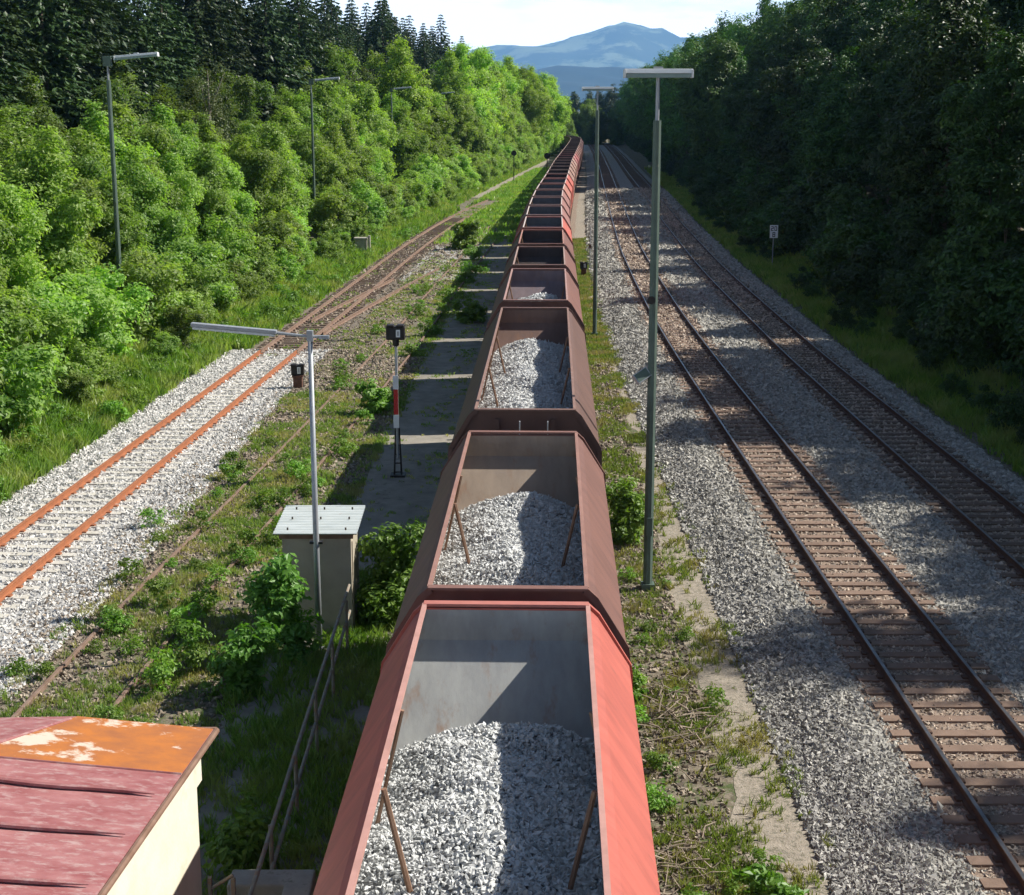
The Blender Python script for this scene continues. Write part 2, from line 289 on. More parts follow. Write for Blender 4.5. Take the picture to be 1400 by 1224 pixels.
strip('pale_ballast_bed', lambda y: XC(y) - 2.05, lambda y: XC(y) + 2.75 - 0.9 * sm(30, 60, y), 20, 61, 0.012, M['ballast_pale'], .5, 16, .22, 6)
strip('old_ballast_bed', lambda y: XC(y) - 1.4, lambda y: XC(y) + 1.5, 61.3, 172, 0.010, M['dirt_bed'], .7, 10, .15, 7)
strip('old_gravel_patch', lambda y: XC(y) + 1.55, lambda y: XD(y) + 0.6, 88, 122, 0.014, M['ballast_pale'], .6, 8, .12, 8)
strip('old_gravel_patch', lambda y: XC(y) + 1.6, lambda y: XD(y) - 0.9, 58, 87.5, 0.009, M['dirt_bed'], .6, 8, .2, 9)
strip('footpath', lambda y: 3.2 + .02 * (y - 17) + 0 * y, lambda y: XA(y) - 2.85, 8, 88, 0.006, M['path'], .4, 8, .28, 10)
strip('footpath', lambda y: XA(y) - 5.0, lambda y: XA(y) - 3.1, 89, 300, 0.006, M['path'], .8, 5, .3, 11)
strip('yard_asphalt', lambda y: -4.35 + 0.028 * (y - 30) - .2 * (y < 30), lambda y: XT(y) - 1.8, 12, 122, 0.006, M['yard'], .5, 10, .1, 12)
strip('footpath', lambda y: EL(y) + 1.1, lambda y: EL(y) + 2.6, 170, 300, 0.05, M['path'], .8, 4, .25, 13)

# ------------------------------------------------------------------ stones
def stones(name, P, size, m, seed=0, parent=None, flat=0.75):
    """P (n,3): one mesh of angular broken stones"""
    r = np.random.default_rng(seed); n = len(P)
    base = np.array([(1, 0, 0), (0, 1, 0), (-1, 0, 0), (0, -1, 0), (0, 0, 1), (0, 0, -1)], float)
    f = np.array([(0, 1, 4), (1, 2, 4), (2, 3, 4), (3, 0, 4), (1, 0, 5), (2, 1, 5), (3, 2, 5), (0, 3, 5)])
    s = np.asarray(size) * (0.6 + 0.8 * r.random(n)) if np.ndim(size) == 0 else np.asarray(size) * (0.6 + .8 * r.random(n))
    V = base[None] * (0.6 + 0.8 * r.random((n, 6, 1))) + r.normal(0, .27, (n, 6, 3))
    V *= (s[:, None, None]) * np.stack([0.8 + .5 * r.random(n), 0.8 + .4 * r.random(n), flat * np.ones(n)], -1)[:, None, :]
    q = r.normal(size=(n, 4)); q /= np.linalg.norm(q, axis=1, keepdims=True); a, b, c, d = q.T
    Rm = np.stack([1 - 2 * (c * c + d * d), 2 * (b * c - a * d), 2 * (b * d + a * c), 2 * (b * c + a * d), 1 - 2 * (b * b + d * d), 2 * (c * d - a * b), 2 * (b * d - a * c), 2 * (c * d + a * b), 1 - 2 * (b * b + c * c)], -1).reshape(n, 3, 3)
    V = np.einsum('nij,nkj->nki', Rm, V) + P[:, None, :]
    F = (f[None] + (np.arange(n) * 6)[:, None, None]).reshape(-1, 3)
    return np_mesh(name, V.reshape(-1, 3), F, m, parent)
def scatter(n, y0, y1, fl, fr, seed, ybias=1.0, lift=0.012):
    r = np.random.default_rng(seed); t = r.random(n) ** ybias; y = y0 + (y1 - y0) * t; a = fl(y); b = fr(y); x = a + (b - a) * r.random(n)
    return np.stack([x, y, terrain(x, y) + lift], -1)
S = scatter(225000, 15.5, 190, lambda y: XA(y) - 3.0, lambda y: XB(y) + 2.2, 21, 2.6)
ua = np.abs(S[:, 0] - XA(S[:, 1])); ub = np.abs(S[:, 0] - XB(S[:, 1])); jit = rng.normal(0, .12, len(S))
inview = np.abs(S[:, 0]) < 0.36 * S[:, 1] + 2.2
rusty = ((ua + jit) < 1.2) | ((ub + jit) < 1.2)
sz = 0.032 + 0.0010 * (S[:, 1] - 15)
tag(stones('ballast_stones', S[inview & ~rusty], sz[inview & ~rusty], M['stone'], 1), 'grey angular ballast stones beside and between the two right tracks', 'ballast', kind='stuff')
k = inview & rusty; k &= ~((np.abs(ua - .74) < .07) | (np.abs(ub - .74) < .07))
tag(stones('rust_dusted_stones', S[k], sz[k] * .85, M['stone_rust'], 2), 'brown rust-dusted stones lying between the rails of the right tracks', 'ballast', kind='stuff')
S = scatter(34000, 17, 120, lambda y: XA(y) - 3.15, lambda y: XA(y) - 1.8, 22, 1.9, .02)
S2 = S[S[:, 0] < 0.36 * S[:, 1] + 2]
tag(stones('shoulder_stones', S2, 0.038 + 0.0007 * (S2[:, 1] - 15), M['stone_slope'], 3), 'coarse loose stones on the ballast shoulder next to the footpath', 'ballast', kind='stuff')
S = scatter(52000, 24, 62, lambda y: XC(y) - 2.2, lambda y: XC(y) + 2.95 - 1.0 * sm(30, 60, y), 23, 1.2)
S = S[S[:, 0] > -0.36 * S[:, 1] - 1.5]; uc = np.abs(S[:, 0] - XC(S[:, 1])); S = S[np.abs(uc - .74) > .08]
tag(stones('pale_ballast_stones', S, 0.036 + 0.0005 * (S[:, 1] - 15), M['stone_pale'], 4), 'fresh pale grey ballast stones around the orange rusted rails', 'ballast', kind='stuff')
S = scatter(9000, 24, 62, lambda y: XC(y) + 1.6, lambda y: XD(y) - .3, 24, 1.2)
S3 = scatter(7000, 60, 120, lambda y: XC(y) - 1.2, lambda y: XD(y) - .2, 25, 1.2)
S = np.concatenate([S, S3]); S4 = scatter(16000, 17, 60, lambda y: XC(y) + 2.2, lambda y: -4.4 + .028 * (y - 30), 26, 1.3); S4 = S4[S4[:, 0] > -.36 * S4[:, 1] - 1]
S = np.concatenate([S, S4]); S5 = scatter(9000, 15, 60, lambda y: XT(y) + 1.6, lambda y: 3.15 + .02 * (y - 17), 27, 1.4); S = np.concatenate([S, S5]); tag(stones('old_brown_stones', S, 0.03 + 0.0006 * (S[:, 1] - 15), M['stone_brown'], 5), 'scattered brown stones in the dirt next to the overgrown track', 'gravel', kind='stuff')

# ------------------------------------------------------------------ railway tracks
def path_pts(fx, y0, y1, step):
    out = []; y = y0
    while y < y1:
        x = float(fx(y)); dx = float(fx(y + .5) - fx(y - .5)); out.append((x, y, math.atan2(-dx, 1.0))); y += step / math.hypot(1, dx)
    return out
PROF = [(-.068, -.158), (.068, -.158), (.068, -.146), (.012, -.125), (.012, -.04), (.035, -.03), (.036, -.004), (.028, 0.0), (-.028, 0.0), (-.036, -.004), (-.035, -.03), (-.012, -.04), (-.012, -.125), (-.068, -.146)]
def rail(parent, fx, off, y0, y1, mats, wear=True, lift=0, step=1.0):
    pts = path_pts(fx, y0, y1, step); n = len(PROF); V = []; F = []; mi = []
    for (x, y, a) in pts:
        for (px, pz) in PROF: V.append((x + (off + px) * math.cos(a), y + (off + px) * math.sin(a), pz + lift))
    for i in range(len(pts) - 1):
        for k in range(n):
            a = i * n + k; b = i * n + (k + 1) % n; F.append((a, b, b + n, a + n)); mi.append(1 if (wear and k == 7) else 0)
    me = bpy.data.meshes.new('rail'); me.from_pydata(V, [], F)
    for m_ in mats: me.materials.append(m_)
    me.polygons.foreach_set('material_index', mi); me.update()
    o = bpy.data.objects.new('rail', me); COL.objects.link(o); o.parent = parent; return o
def sleeper_mesh(w=2.5, d=.24, z0=-.32, z1=-.145, clip=None):
    b = MB(); b.box(-w / 2, w / 2, -d / 2, d / 2, z0, z1)
    for s in (-1, 1):
        for q in (-1, 1): b.box(s * .7525 + q * .11 - .045, s * .7525 + q * .11 + .045, -.07, .07, z1 - .003, z1 + .035, 1)
    return b
def track(label, fx, y0, y1, rmat, smat, cmat, spacing=.6, wear=True, first=None, lift=0, keep=lambda i: True, z1=-.148, d=.24, sl_until=None, w=2.5):
    t = empty('railway_track', (0, 0, 0)); tag(t, label, 'railway track')
    rail(t, fx, -.7525, y0, y1, [rmat, M['rail_top']], wear, lift); rail(t, fx, .7525, y0, y1, [rmat, M['rail_top']], wear, lift)
    proto = sleeper_mesh(w, d, -.32 + lift, z1 + lift).build('sleeper', [smat, cmat], t); used = False; rest = MB(); cnt = 0
    for i, (x, y, a) in enumerate(path_pts(fx, y0, sl_until or y1, spacing)):
        if not keep(i): continue
        if first is not None and y < first: continue
        if cnt < 98:
            o = proto if not used else proto.copy()
            if used: COL.objects.link(o); o.parent = t
            used = True; o.location = (x, y, random.uniform(-.004, .004)); o.rotation_euler = (0, 0, a + random.uniform(-.008, .008)); cnt += 1
        else:
            T = Matrix.Translation((x, y, 0)) @ Matrix.Rotation(a, 4, 'Z'); rest.box(-w / 2, w / 2, -d / 2, d / 2, -.32 + lift, z1 + lift, 0, T)
    if rest.v: tag(rest.build('sleepers', smat, t), kind='stuff')
    return t
track('track with shiny brown rails and rusty sleepers just right of the footpath and tall lamps', XA, 4, 430, M['rail_rust'], M['sleeper_red'], M['rail_rust'], first=15.5)
track('shaded track with dark sleepers nearest the dark forest on the right', XB, 4, 430, M['rail_rust'], M['sleeper_dark'], M['rail_rust'], first=30)
track('track with bright orange rusted rails on pale gravel at the left', XC, 20, 61, M['rail_orange'], M['sleeper_concrete'], M['rail_orange'], wear=False, first=27, z1=-.15)
track('old brown curving track along the foot of the left hedge beyond the orange rails', XC, 61.05, 172, M['rail_old'], M['sleeper_dark'], M['rail_old'], wear=False)
track('overgrown old track with weeds between its rails, running past the grey shed', XD, 14, 128, M['rail_old'], M['sleeper_dark'], M['rail_old'], wear=False, first=20, keep=lambda i: i % 9 not in (2, 3, 6), z1=-.135, lift=-.035)
XBR = curve([(-200, -20), (62, -9.55), (68.7, -8.95), (80, -7.35), (92, -5.6), (103, -3.6), (112, -2.3), (900, 30)])
tt = empty('turnout_branch'); tag(tt, 'rusty branch rails crossing from the left track into the overgrown track', 'railway track')
rail(tt, XBR, .7525, 66, 94, [M['rail_old'], M['rail_top']], False); rail(tt, XBR, -.7525, 70, 88, [M['rail_old'], M['rail_top']], False)
track('track underneath the long train of red and brown wagons', XT, 4, 395, M['rail_rust'], M['sleeper_dark'], M['rail_rust'], first=5)

# ------------------------------------------------------------------ hopper wagons
def pane(b, pts, th, mi=0):
    """flat polygon pts (3D) given thickness th along its normal"""
    P = [Vector(p) for p in pts]; n = (P[1] - P[0]).cross(P[2] - P[0]).normalized() * th; k = len(P)
    b.add(P + [p + n for p in P], [tuple(range(k))[::-1], tuple(range(k, 2 * k))] + [(i, (i + 1) % k, (i + 1) % k + k, i + k) for i in range(k)], mi)
ZT = 3.90
def wagon(hl, struts=True):
    """hl: half length of the body"""
    t = empty('hopper_wagon')
    prof = [(.99, ZT - .05), (1.10, ZT - .16), (1.485, 3.13), (1.50, 3.02), (1.50, 1.75), (1.05, 1.15)]
    for s in (-1, 1):
        b = MB(); n = len(prof)
        ys = [-hl, -hl * .5, 0, hl * .5, hl]
        out = [(s * x, z) for x, z in prof]; inn = [(s * (x - .035), z) for x, z in prof]
        for P2, fl in ((out, s > 0), (inn, s < 0)):
            vs = [(x, y, z) for y in ys for (x, z) in P2]; fs = []
            for j in range(len(ys) - 1):
                for i in range(n - 1):
                    q = (j * n + i, (j + 1) * n + i, (j + 1) * n + i + 1, j * n + i + 1); fs.append(q if fl else q[::-1])
            if P2 is out: b.add(vs, fs)
            else: li = MB(); li.add(vs, fs); li.build('inner_lining', M['wagon_in'], t)
        b.box(min(s * .955, s * .99), max(s * .955, s * .99), -hl, hl, ZT - .06, ZT - .051)
        b.build('side_panel', M['wagon'], t)
        r = MB(); r.box(s * .978 - .026, s * .978 + .026, -hl - .02, hl + .02, ZT - .05, ZT); r.build('side_rim', M['wagon_rim'], t)
    for s in (-1, 1):
        b = MB(); y = s * hl; yi = s * (hl - .03)
        ol = [(-.99, ZT - .05), (.99, ZT - .05), (1.10, ZT - .16), (1.485, 3.13), (1.50, 3.02), (1.50, 2.2), (-1.50, 2.2), (-1.50, 3.02), (-1.485, 3.13), (-1.10, ZT - .16)]
        pane(b, [(x, y + s * .004, z) for x, z in (ol if s > 0 else ol[::-1])], -.03, 0)
        # end flange following the body outline, a little proud
        fl = [(.99, ZT), (1.12, ZT - .12), (1.515, 3.13), (1.53, 3.02), (1.53, 2.2)]
        for q in (-1, 1):
            for (x0, z0), (x1, z1) in zip(fl[:-1], fl[1:]):
                d = Vector((q * (x1 - x0), 0, z1 - z0)).normalized(); nn = Vector((d.z, 0, -d.x)) * (.09 * (1 if q > 0 else 1))
                if nn.x * q > 0: nn = -nn
                a0 = Vector((q * x0, s * (hl + .005), z0)); a1 = Vector((q * x1, s * (hl + .005), z1)); e = Vector((0, s * .07, 0))
                vs = [a0, a1, a1 + nn, a0 + nn, a0 + e, a1 + e, a1 + nn + e, a0 + nn + e]
                b.add(vs, [(0, 1, 2, 3), (7, 6, 5, 4), (0, 4, 5, 1), (1, 5, 6, 2), (2, 6, 7, 3), (3, 7, 4, 0)])
        for xx in (-.55, .55, 1.15, -1.15): b.box(xx - .04, xx + .04, min(y, y + s * .07), max(y, y + s * .07), 1.3, 3.3 if abs(xx) > 1 else 3.7)
        # sloping end hopper underneath, with dark sill
        pane(b, [(-1.5, y, 2.2), (1.5, y, 2.2), (1.2, s * (hl - 1.3), 1.1), (-1.2, s * (hl - 1.3), 1.1)][::(1 if s < 0 else -1)], -.03)
        b.build('end_wall', M['wagon'], t)
        r = MB(); r.box(-.99, .99, min(y - s * .03, y + s * .10), max(y - s * .03, y + s * .10), ZT - .03, ZT + .004); r.build('end_rim', M['wagon_rim'], t)
        # inner end: vertical upper plate then the slope
        c = MB(); zc = ZT - .45
        def hw(z): return (1.06 + (ZT - .16 - z) * .42 if z < ZT - .16 else .95) if z > 3.1 else 1.45
        pane(c, [(-.95, yi, ZT - .07), (.95, yi, ZT - .07), (1.05, yi, ZT - .18), (hw(zc) - .02, yi, zc), (-hw(zc) + .02, yi, zc), (-1.05, yi, ZT - .18)][::(1 if s > 0 else -1)], .012)
        zl = 1.3; yl = s * (hl - .03 - (zc - zl) * 1.0); wl = 1.3
        pane(c, [(-hw(zc) + .02, yi, zc), (hw(zc) - .02, yi, zc), (1.42, s * (hl - .03 - .5), zc - .5), (wl, yl, zl), (-wl, yl, zl), (-1.42, s * (hl - .03 - .5), zc - .5)][::(1 if s > 0 else -1)], .012)
        c.build('hopper_slope', M['wagon_in'], t)
    b = MB(); yl = hl - .03 - 2.15
    b.box(-1.3, 1.3, -max(yl, .2), max(yl, .2), 1.25, 1.3); b.build('hopper_floor', M['wagon_in'], t)
    if struts:
        for s in (-1, 1):
            for y in ((0,) if hl < 6 else (-2.2, 2.6)):
                b = MB(); b.tube([(s * .94, y + 1.42, ZT - .06), (s * 1.36, y + 1.42, 1.95)], .024, 6); b.build('strut', M['strut'], t)
                b = MB(); b.tube([(s * .93, y - .35, ZT - .06), (s * .70, y - .35, 2.80)], .028, 6); b.build('strut', M['strut'], t)
    b = MB(); b.box(-1.0, 1.0, -hl - .35, hl + .35, .95, 1.12)
    for s in (-1, 1): b.box(s * .98 - .05, s * .98 + .05, -hl - .4, hl + .4, .85, 1.1); b.box(-1.25, 1.25, s * (hl + .35) - .06, s * (hl + .35) + .06, .85, 1.2)
    b.tube([(0, -hl - .62, 1.0), (0, hl + .62, 1.0)], .05, 6)
    b.build('underframe', M['under'], t)
    for s in (-1, 1):
        for q in (-1, 1):
            b = MB(); y0 = s * (hl + .4); b.tube([(q * .87, y0, 1.05), (q * .87, y0 + s * .2, 1.05)], .08, 10); b.tube([(q * .87, y0 + s * .2, 1.05), (q * .87, y0 + s * .235, 1.05)], .2, 14); b.build('buffer', M['under'], t)
    for y in ([-hl * .62, hl * .62] if hl < 6 else [-hl * .75, -hl * .75 + 1.8, hl * .75 - 1.8, hl * .75]):
        b = MB(); b.tube([(-.85, y, .46), (.85, y, .46)], .07, 8)
        for q in (-1, 1): b.tube([(q * .70, y, .46), (q * .83, y, .46)], .46, 20); b.box(q * 1.0 - .08, q * 1.0 + .08, y - .15, y + .15, .36, .66)
        b.build('wheelset', M['under'], t)
    return t
def paint(t, body, inside, rim):
    for c in t.children:
        n = c.name.split('.')[0]
        if n in ('side_panel', 'end_wall'): c.color = C4(body)
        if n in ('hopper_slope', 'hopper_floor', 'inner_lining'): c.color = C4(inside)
        if n == 'side_rim': c.color = C4(rim)
        if n == 'end_rim': c.color = C4([.65 * p + .35 * q for p, q in zip(body, rim)])
def heading(y): return math.atan2(-float(XT(y + 3) - XT(y - 3)), 6.0)
RED = (.47, .122, .092); BRN = (.19, .088, .07); DBR = (.15, .074, .061); PNK = (.30, .145, .125); TAN = (.31, .185, .145)
short = wagon(4.55); long_ = wagon(7.70); mid = wagon(4.6); small = wagon(3.78)
# (centre distance, template, body, inside, rim, label)
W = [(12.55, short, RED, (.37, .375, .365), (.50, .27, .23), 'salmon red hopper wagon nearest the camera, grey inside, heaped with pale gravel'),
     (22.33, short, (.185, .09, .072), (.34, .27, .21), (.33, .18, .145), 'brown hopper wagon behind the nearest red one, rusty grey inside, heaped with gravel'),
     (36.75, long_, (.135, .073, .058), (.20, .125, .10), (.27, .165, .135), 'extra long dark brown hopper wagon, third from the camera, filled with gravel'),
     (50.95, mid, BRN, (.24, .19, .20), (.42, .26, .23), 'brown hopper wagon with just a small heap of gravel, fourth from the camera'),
     (60.9, small, BRN, (.08, .06, .055), (.40, .28, .24), 'empty brown wagon with its inside shade painted black, fifth from the camera'),  # near-black inside colour stands in for the shade in the empty hopper
     (70.0, small, BRN, (.08, .06, .055), (.46, .24, .19), 'brown wagon with a speck of gravel, just before the second red wagon')]  # inside shade put into the colour here too
cols = [RED, PNK, PNK, PNK, (.40, .17, .13), RED, RED, TAN, TAN, TAN, (.33, .19, .15), (.34, .2, .16), (.4, .15, .14), (.42, .14, .13), (.25, .1, .08)]
ordn = 'seventh eighth ninth tenth eleventh twelfth thirteenth fourteenth fifteenth sixteenth seventeenth eighteenth nineteenth twentieth'.split()
y = 79.2; i = 0
while y < 384:
    c = cols[i] if i < len(cols) else random.choice([(.2, .1, .08), (.3, .16, .13), (.14, .07, .06)])
    cn = {RED: 'red', PNK: 'pinkish brown', TAN: 'tan brown'}.get(c, 'brown')
    lab = ('empty %s hopper wagon, %s in the train counted from the camera' % (cn, ordn[i])) if i < len(ordn) else 'small dark brown wagon in the far curving end of the train'
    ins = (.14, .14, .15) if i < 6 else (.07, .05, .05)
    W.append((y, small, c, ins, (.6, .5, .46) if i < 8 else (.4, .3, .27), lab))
    y += 9.15 / math.hypot(1, float(XT(y + .5) - XT(y - .5))); i += 1
usedt = set(); wag = []
for (y, tpl, body, ins, rim, lab) in W:
    o = tpl if tpl.name not in usedt else copy_tree(tpl); usedt.add(tpl.name)
    o.location = (float(XT(y)), y, 0); o.rotation_euler = (0, 0, heading(y)); tag(o, lab, 'hopper wagon', 'hopper wagons of the long gravel train'); paint(o, body, ins, rim); wag.append(o)
# two handles on the dark end of the long wagon
for dx in (-.1, .45):
    b = MB(); z = 3.3; b.tube([(dx, -7.85, z), (dx, -7.93, z), (dx, -7.93, z + .38), (dx, -7.85, z + .38)], .014, 6); b.build('grab_handle', M['galv'], long_)

def load(wg, y0, y1, zfun, n, size, label, seed, hw=1.0):
    """heap of stones inside a wagon: y0..y1 local, zfun(x,y) local height"""
    M4 = Matrix.Translation(wg.location) @ Matrix.Rotation(wg.rotation_euler.z, 4, 'Z')
    xs = np.linspace(-hw, hw, 15); ys = np.linspace(y0, y1, 40); X, Y = np.meshgrid(xs, ys); Zb = zfun(X, Y) - .02
    root = empty('gravel_load', wg.location, wg.rotation_euler.z)
    i = np.arange(X.size).reshape(X.shape); F = np.stack([i[:-1, :-1], i[:-1, 1:], i[1:, 1:], i[1:, :-1]], -1).reshape(-1, 4)
    np_mesh('heap_core', np.stack([X, Y, Zb], -1).reshape(-1, 3), F, M['gravel_base'], root)
    r = np.random.default_rng(seed); x = r.uniform(-hw, hw, n); y = r.uniform(y0, y1, n); z = zfun(x, y) + r.uniform(-.02, .02, n)
    stones('stones', np.stack([x, y, z], -1), size, M['gravel_load'], seed, root, .6)
    tag(root, label, 'gravel', 'gravel loads in the wagons', 'stuff')
def bumps(x, y, s):
    return .05 * np.sin(1.7 * y + s) + .03 * np.sin(3.1 * y + 2 * x + s * 2) + .03 * np.sin(5 * x + 1.3 * y + s) + .015 * np.sin(9 * y + 5 * x)
def heap(yc, half, top, s, xslope=.28, ridge=0.0):
    def f(x, y):
        z = top - xslope * np.abs(x - ridge) ** 1.5 + bumps(x, y, s)
        return z - .75 * np.maximum(0, np.abs(y - yc) - half)
    return f
load(wag[0], -4.2, 4.1, heap(-.6, 3.7, 3.02, 1.0), 24000, .033, 'pale gravel heap in the nearest red wagon', 31, 1.33)
load(wag[1], -4.2, 4.1, heap(-.6, 3.8, 3.02, 2.2), 20000, .035, 'pale gravel heap in the brown wagon behind the nearest red one', 32, 1.33)
load(wag[2], -7.4, 7.3, heap(0, 7.1, 3.06, .4), 22000, .043, 'pale gravel filling the extra long dark brown wagon', 33, 1.33)
load(wag[3], -2.5, 3.6, heap(1.6, .4, 3.32, 3.0, .45), 4000, .05, 'low gravel heap inside the fourth wagon', 34, 1.2)
load(wag[5], -2.0, 1.4, heap(-.4, .2, 3.35, 5.0, .6), 1500, .06, 'speck of gravel inside the dark wagon before the second red wagon', 35, 1.0)

# ------------------------------------------------------------------ lamps
def tall_lamp(x, y, label, zbase, h, head='T', hlen=1.36, speaker=False, arm_dx=0.55):
    t = empty('lamp_post', (x, y, zbase)); tag(t, label, 'lamp post')
    k = h - .95
    b = MB(); b.tube([(0, 0, -.2), (0, 0, k * .5), (0, 0, k)], [.105, .095, .085], 8); b.box(-.14, .14, -.14, .14, -.2, .12)
    b.box(-.06, .06, -.13, -.09, 1.2, 1.6); b.tube([(-.12, 0, k - .9), (-.17, 0, k - .9)], .03, 6)
    b.build('pole', M['pole_green'], t)
    b = MB(); b.tube([(0, 0, k), (0, 0, h - .1)], .042, 8); b.build('pole_top', M['galv'], t)
    cx = 0 if head == 'T' else arm_dx
    if head != 'T':
        b = MB(); b.box(-.16, .16, -.10, .10, h - .42, h - .02); b.tube([(0, 0, h - .1), (arm_dx - .5 * hlen + .1, 0, h - .02)], .04, 6); b.build('bracket', M['pole_green'], t)
    T = Matrix.Translation((cx, 0, h)) @ Matrix.Rotation(0 if head == 'T' else R(-5), 4, 'Y')
    b = MB(); L2 = hlen / 2
    b.add([T @ Vector(p) for p in ((-L2, -.15, -.03), (L2, -.15, -.03), (L2, .15, -.03), (-L2, .15, -.03), (-L2, -.12, .055), (L2, -.12, .055), (L2, .12, .055), (-L2, .12, .055))],
          [(0, 3, 2, 1), (4, 5, 6, 7), (0, 1, 5, 4), (1, 2, 6, 5), (2, 3, 7, 6), (3, 0, 4, 7)])
    b.box(-L2 - .012, -L2 + .03, -.155, .155, -.12, .04, 0, T); b.box(L2 - .03, L2 + .012, -.155, .155, -.12, .04, 0, T)
    hd = b.build('lamp_head', M['white'], t, bevel=.006)
    b = MB(); b.box(-L2 + .035, L2 - .035, -.13, .13, -.115, -.033, 0, T); b.build('diffuser', M['diffuser'], t)
    b = MB(); b.box(-.09, .09, -.09, .09, .058, .10, 0, T); b.build('clamp', M['galv'], t)
    if speaker:
        b = MB(); z = 4.25 - zbase
        T2 = Matrix.Translation((-.22, -.06, z)) @ Matrix.Rotation(R(25), 4, 'Z') @ Matrix.Rotation(R(-28), 4, 'Y') @ Matrix.Rotation(R(-30), 4, 'X')
        b.box(-.17, .17, -.07, .07, -.11, .11, 0, T2); b.box(-.15, .15, -.076, -.0705, -.09, .09, 1, T2); b.tube([(0, 0, z), (-.2, -.04, z)], .02, 6)
        b.build('loudspeaker', [M['galv'], M['pole_green']], t)
        b = MB(); z = 5.85 - zbase; b.tube([(-.06, -.2, z), (-.06, -.06, z)], [.085, .06], 12); b.tube([(0, -.08, z), (0, -.05, z)], .04, 6); b.build('socket_box', M['black'], t)
    return t
tall_lamp(2.92, 30.85, 'tall green lamp post with T-shaped head and loudspeaker, nearest on the right of the train', -.4, 10.8, speaker=True)
tall_lamp(3.76, 67.7, 'farther lamp post with T-shaped head on the footpath beyond the nearest tall one', -.4, 10.95)
HL = [(-15.95, 61, 'tall lamp post in the left hedge with its head pointing right, nearest the camera'), (-14.2, 109, 'second nearest lamp post in the left hedge, standing left of the concrete box'),
      (-12.3, 157, 'small distant lamp post, third along the left hedge'), (-9.7, 205, 'most distant of the lamp posts in the left hedge')]
for (x, y, lab) in HL:
    z = tz(x, y); tall_lamp(x, y, lab, z, 11.72 - z, 'arm', 1.72, arm_dx=1.15)
# near galvanised lamp in front of the shed
t = empty('lamp_post', (-3.6, 26.5, -.14)); tag(t, 'galvanised lamp post with long tube head pointing left, in front of the grey shed', 'lamp post')
b = MB(); b.tube([(0, 0, -.1), (0, 0, 2.0), (0, 0, 5.95)], [.065, .055, .042], 12); b.box(-.1, .1, -.1, .1, 0, .05); b.build('pole', M['galv'], t, smooth=True)
b = MB(); b.tube([(-.62, 0, 5.93), (0, 0, 5.86), (.16, 0, 5.86)], .028, 8); b.box(-.055, .055, -.055, .055, 5.78, 5.97); b.box(.16, .34, -.04, .04, 5.82, 5.88); b.build('arm', M['galv'], t)
T = Matrix.Translation((-1.35, 0, 5.985)) @ Matrix.Rotation(R(5.2), 4, 'Y')
b = MB(); b.box(-.76, .76, -.075, .075, -.01, .06, 0, T); b.build('lamp_head', M['galv'], t, bevel=.01)
b = MB(); b.box(-.73, .73, -.06, .06, -.055, -.012, 0, T); b.build('diffuser', M['white'], t, bevel=.01)
b = MB(); b.box(-.12, .12, -.03, .085, 2.02, 2.06); b.build('clamp', M['black'], t)

# ------------------------------------------------------------------ signals and sign
def seven(b, ch, cx, cz, w, h, y, mi, th=.018):
    segs = {'0': 'abcdef', '1': 'bc', '2': 'abged', '3': 'abgcd', '8': 'abcdefg', '6': 'afgedc', '9': 'abcdfg', '4': 'fgbc', '5': 'afgcd'}[ch]
    s = {'a': ((-1, 1), (1, 1)), 'b': ((1, 1), (1, 0)), 'c': ((1, 0), (1, -1)), 'd': ((-1, -1), (1, -1)), 'e': ((-1, 0), (-1, -1)), 'f': ((-1, 1), (-1, 0)), 'g': ((-1, 0), (1, 0))}
    for q in segs:
        (a0, c0), (a1, c1) = s[q]; x0, x1 = sorted((cx + a0 * w / 2, cx + a1 * w / 2)); z0, z1 = sorted((cz + c0 * h / 2, cz + c1 * h / 2))
        b.box(x0 - th, x1 + th, y - .004, y, z0 - th, z1 + th, mi)
def dwarf_signal(x, y, z, label):
    t = empty('dwarf_signal', (x, y, z)); tag(t, label, 'signal')
    b = MB(); b.box(-.16, .16, -.14, .14, -.1, .42); b.box(-.2, .2, -.17, .17, .40, .45); b.build('pedestal', M['rustbox'], t, bevel=.01)
    b = MB(); b.box(-.23, .23, -.13, .13, .45, .82); b.box(-.25, -.02, -.15, .1, .80, .86); b.box(.04, .25, -.15, .1, .80, .86); b.build('signal_box', M['black'], t, bevel=.03)
    b = MB(); b.box(.0, .12, -.138, -.131, .52, .76, 0); b.box(.035, .085, -.144, -.139, .56, .72, 1); b.build('lens_plate', [M['signal_white'], M['galv']], t)
    return t
dwarf_signal(-7.72, 53.3, -.14, 'low black dwarf signal on a rusty pedestal at the end of the pale gravel')
dwarf_signal(4.43, 92.8, -.42, 'low dark dwarf signal beside the train on the right, near the thin marker post')
t = empty('post_signal', (-3.12, 39.9, -.14)); tag(t, 'black shunting signal box on a post with white and red plates left of the train', 'signal')
b = MB(); b.tube([(0, 0, .5), (0, 0, 3.8)], .04, 10); b.build('post', M['galv'], t)
b = MB()
for sx in (-1, 1):
    b.tube([(sx * .10, -.08, -.05), (sx * .05, 0, 1.35)], .022, 6); b.tube([(sx * .10, .08, -.05), (sx * .05, 0, 1.35)], .022, 6)
for k in range(5): b.box(-.10 + k * .01, .10 - k * .01, -.015, .015, .1 + k * .25, .13 + k * .25)
b.box(-.2, .2, -.2, .2, -.06, .06); b.build('lattice_base', M['black'], t)
for (z0, z1, m_, w_) in ((1.36, 1.72, 'signal_white', .075), (1.73, 2.42, 'signal_red', .06), (2.43, 2.80, 'signal_white', .075)):
    b = MB(); b.box(-w_ - .02, w_ - .02, -.075, -.06, z0, z1); b.build('plate', M[m_], t)
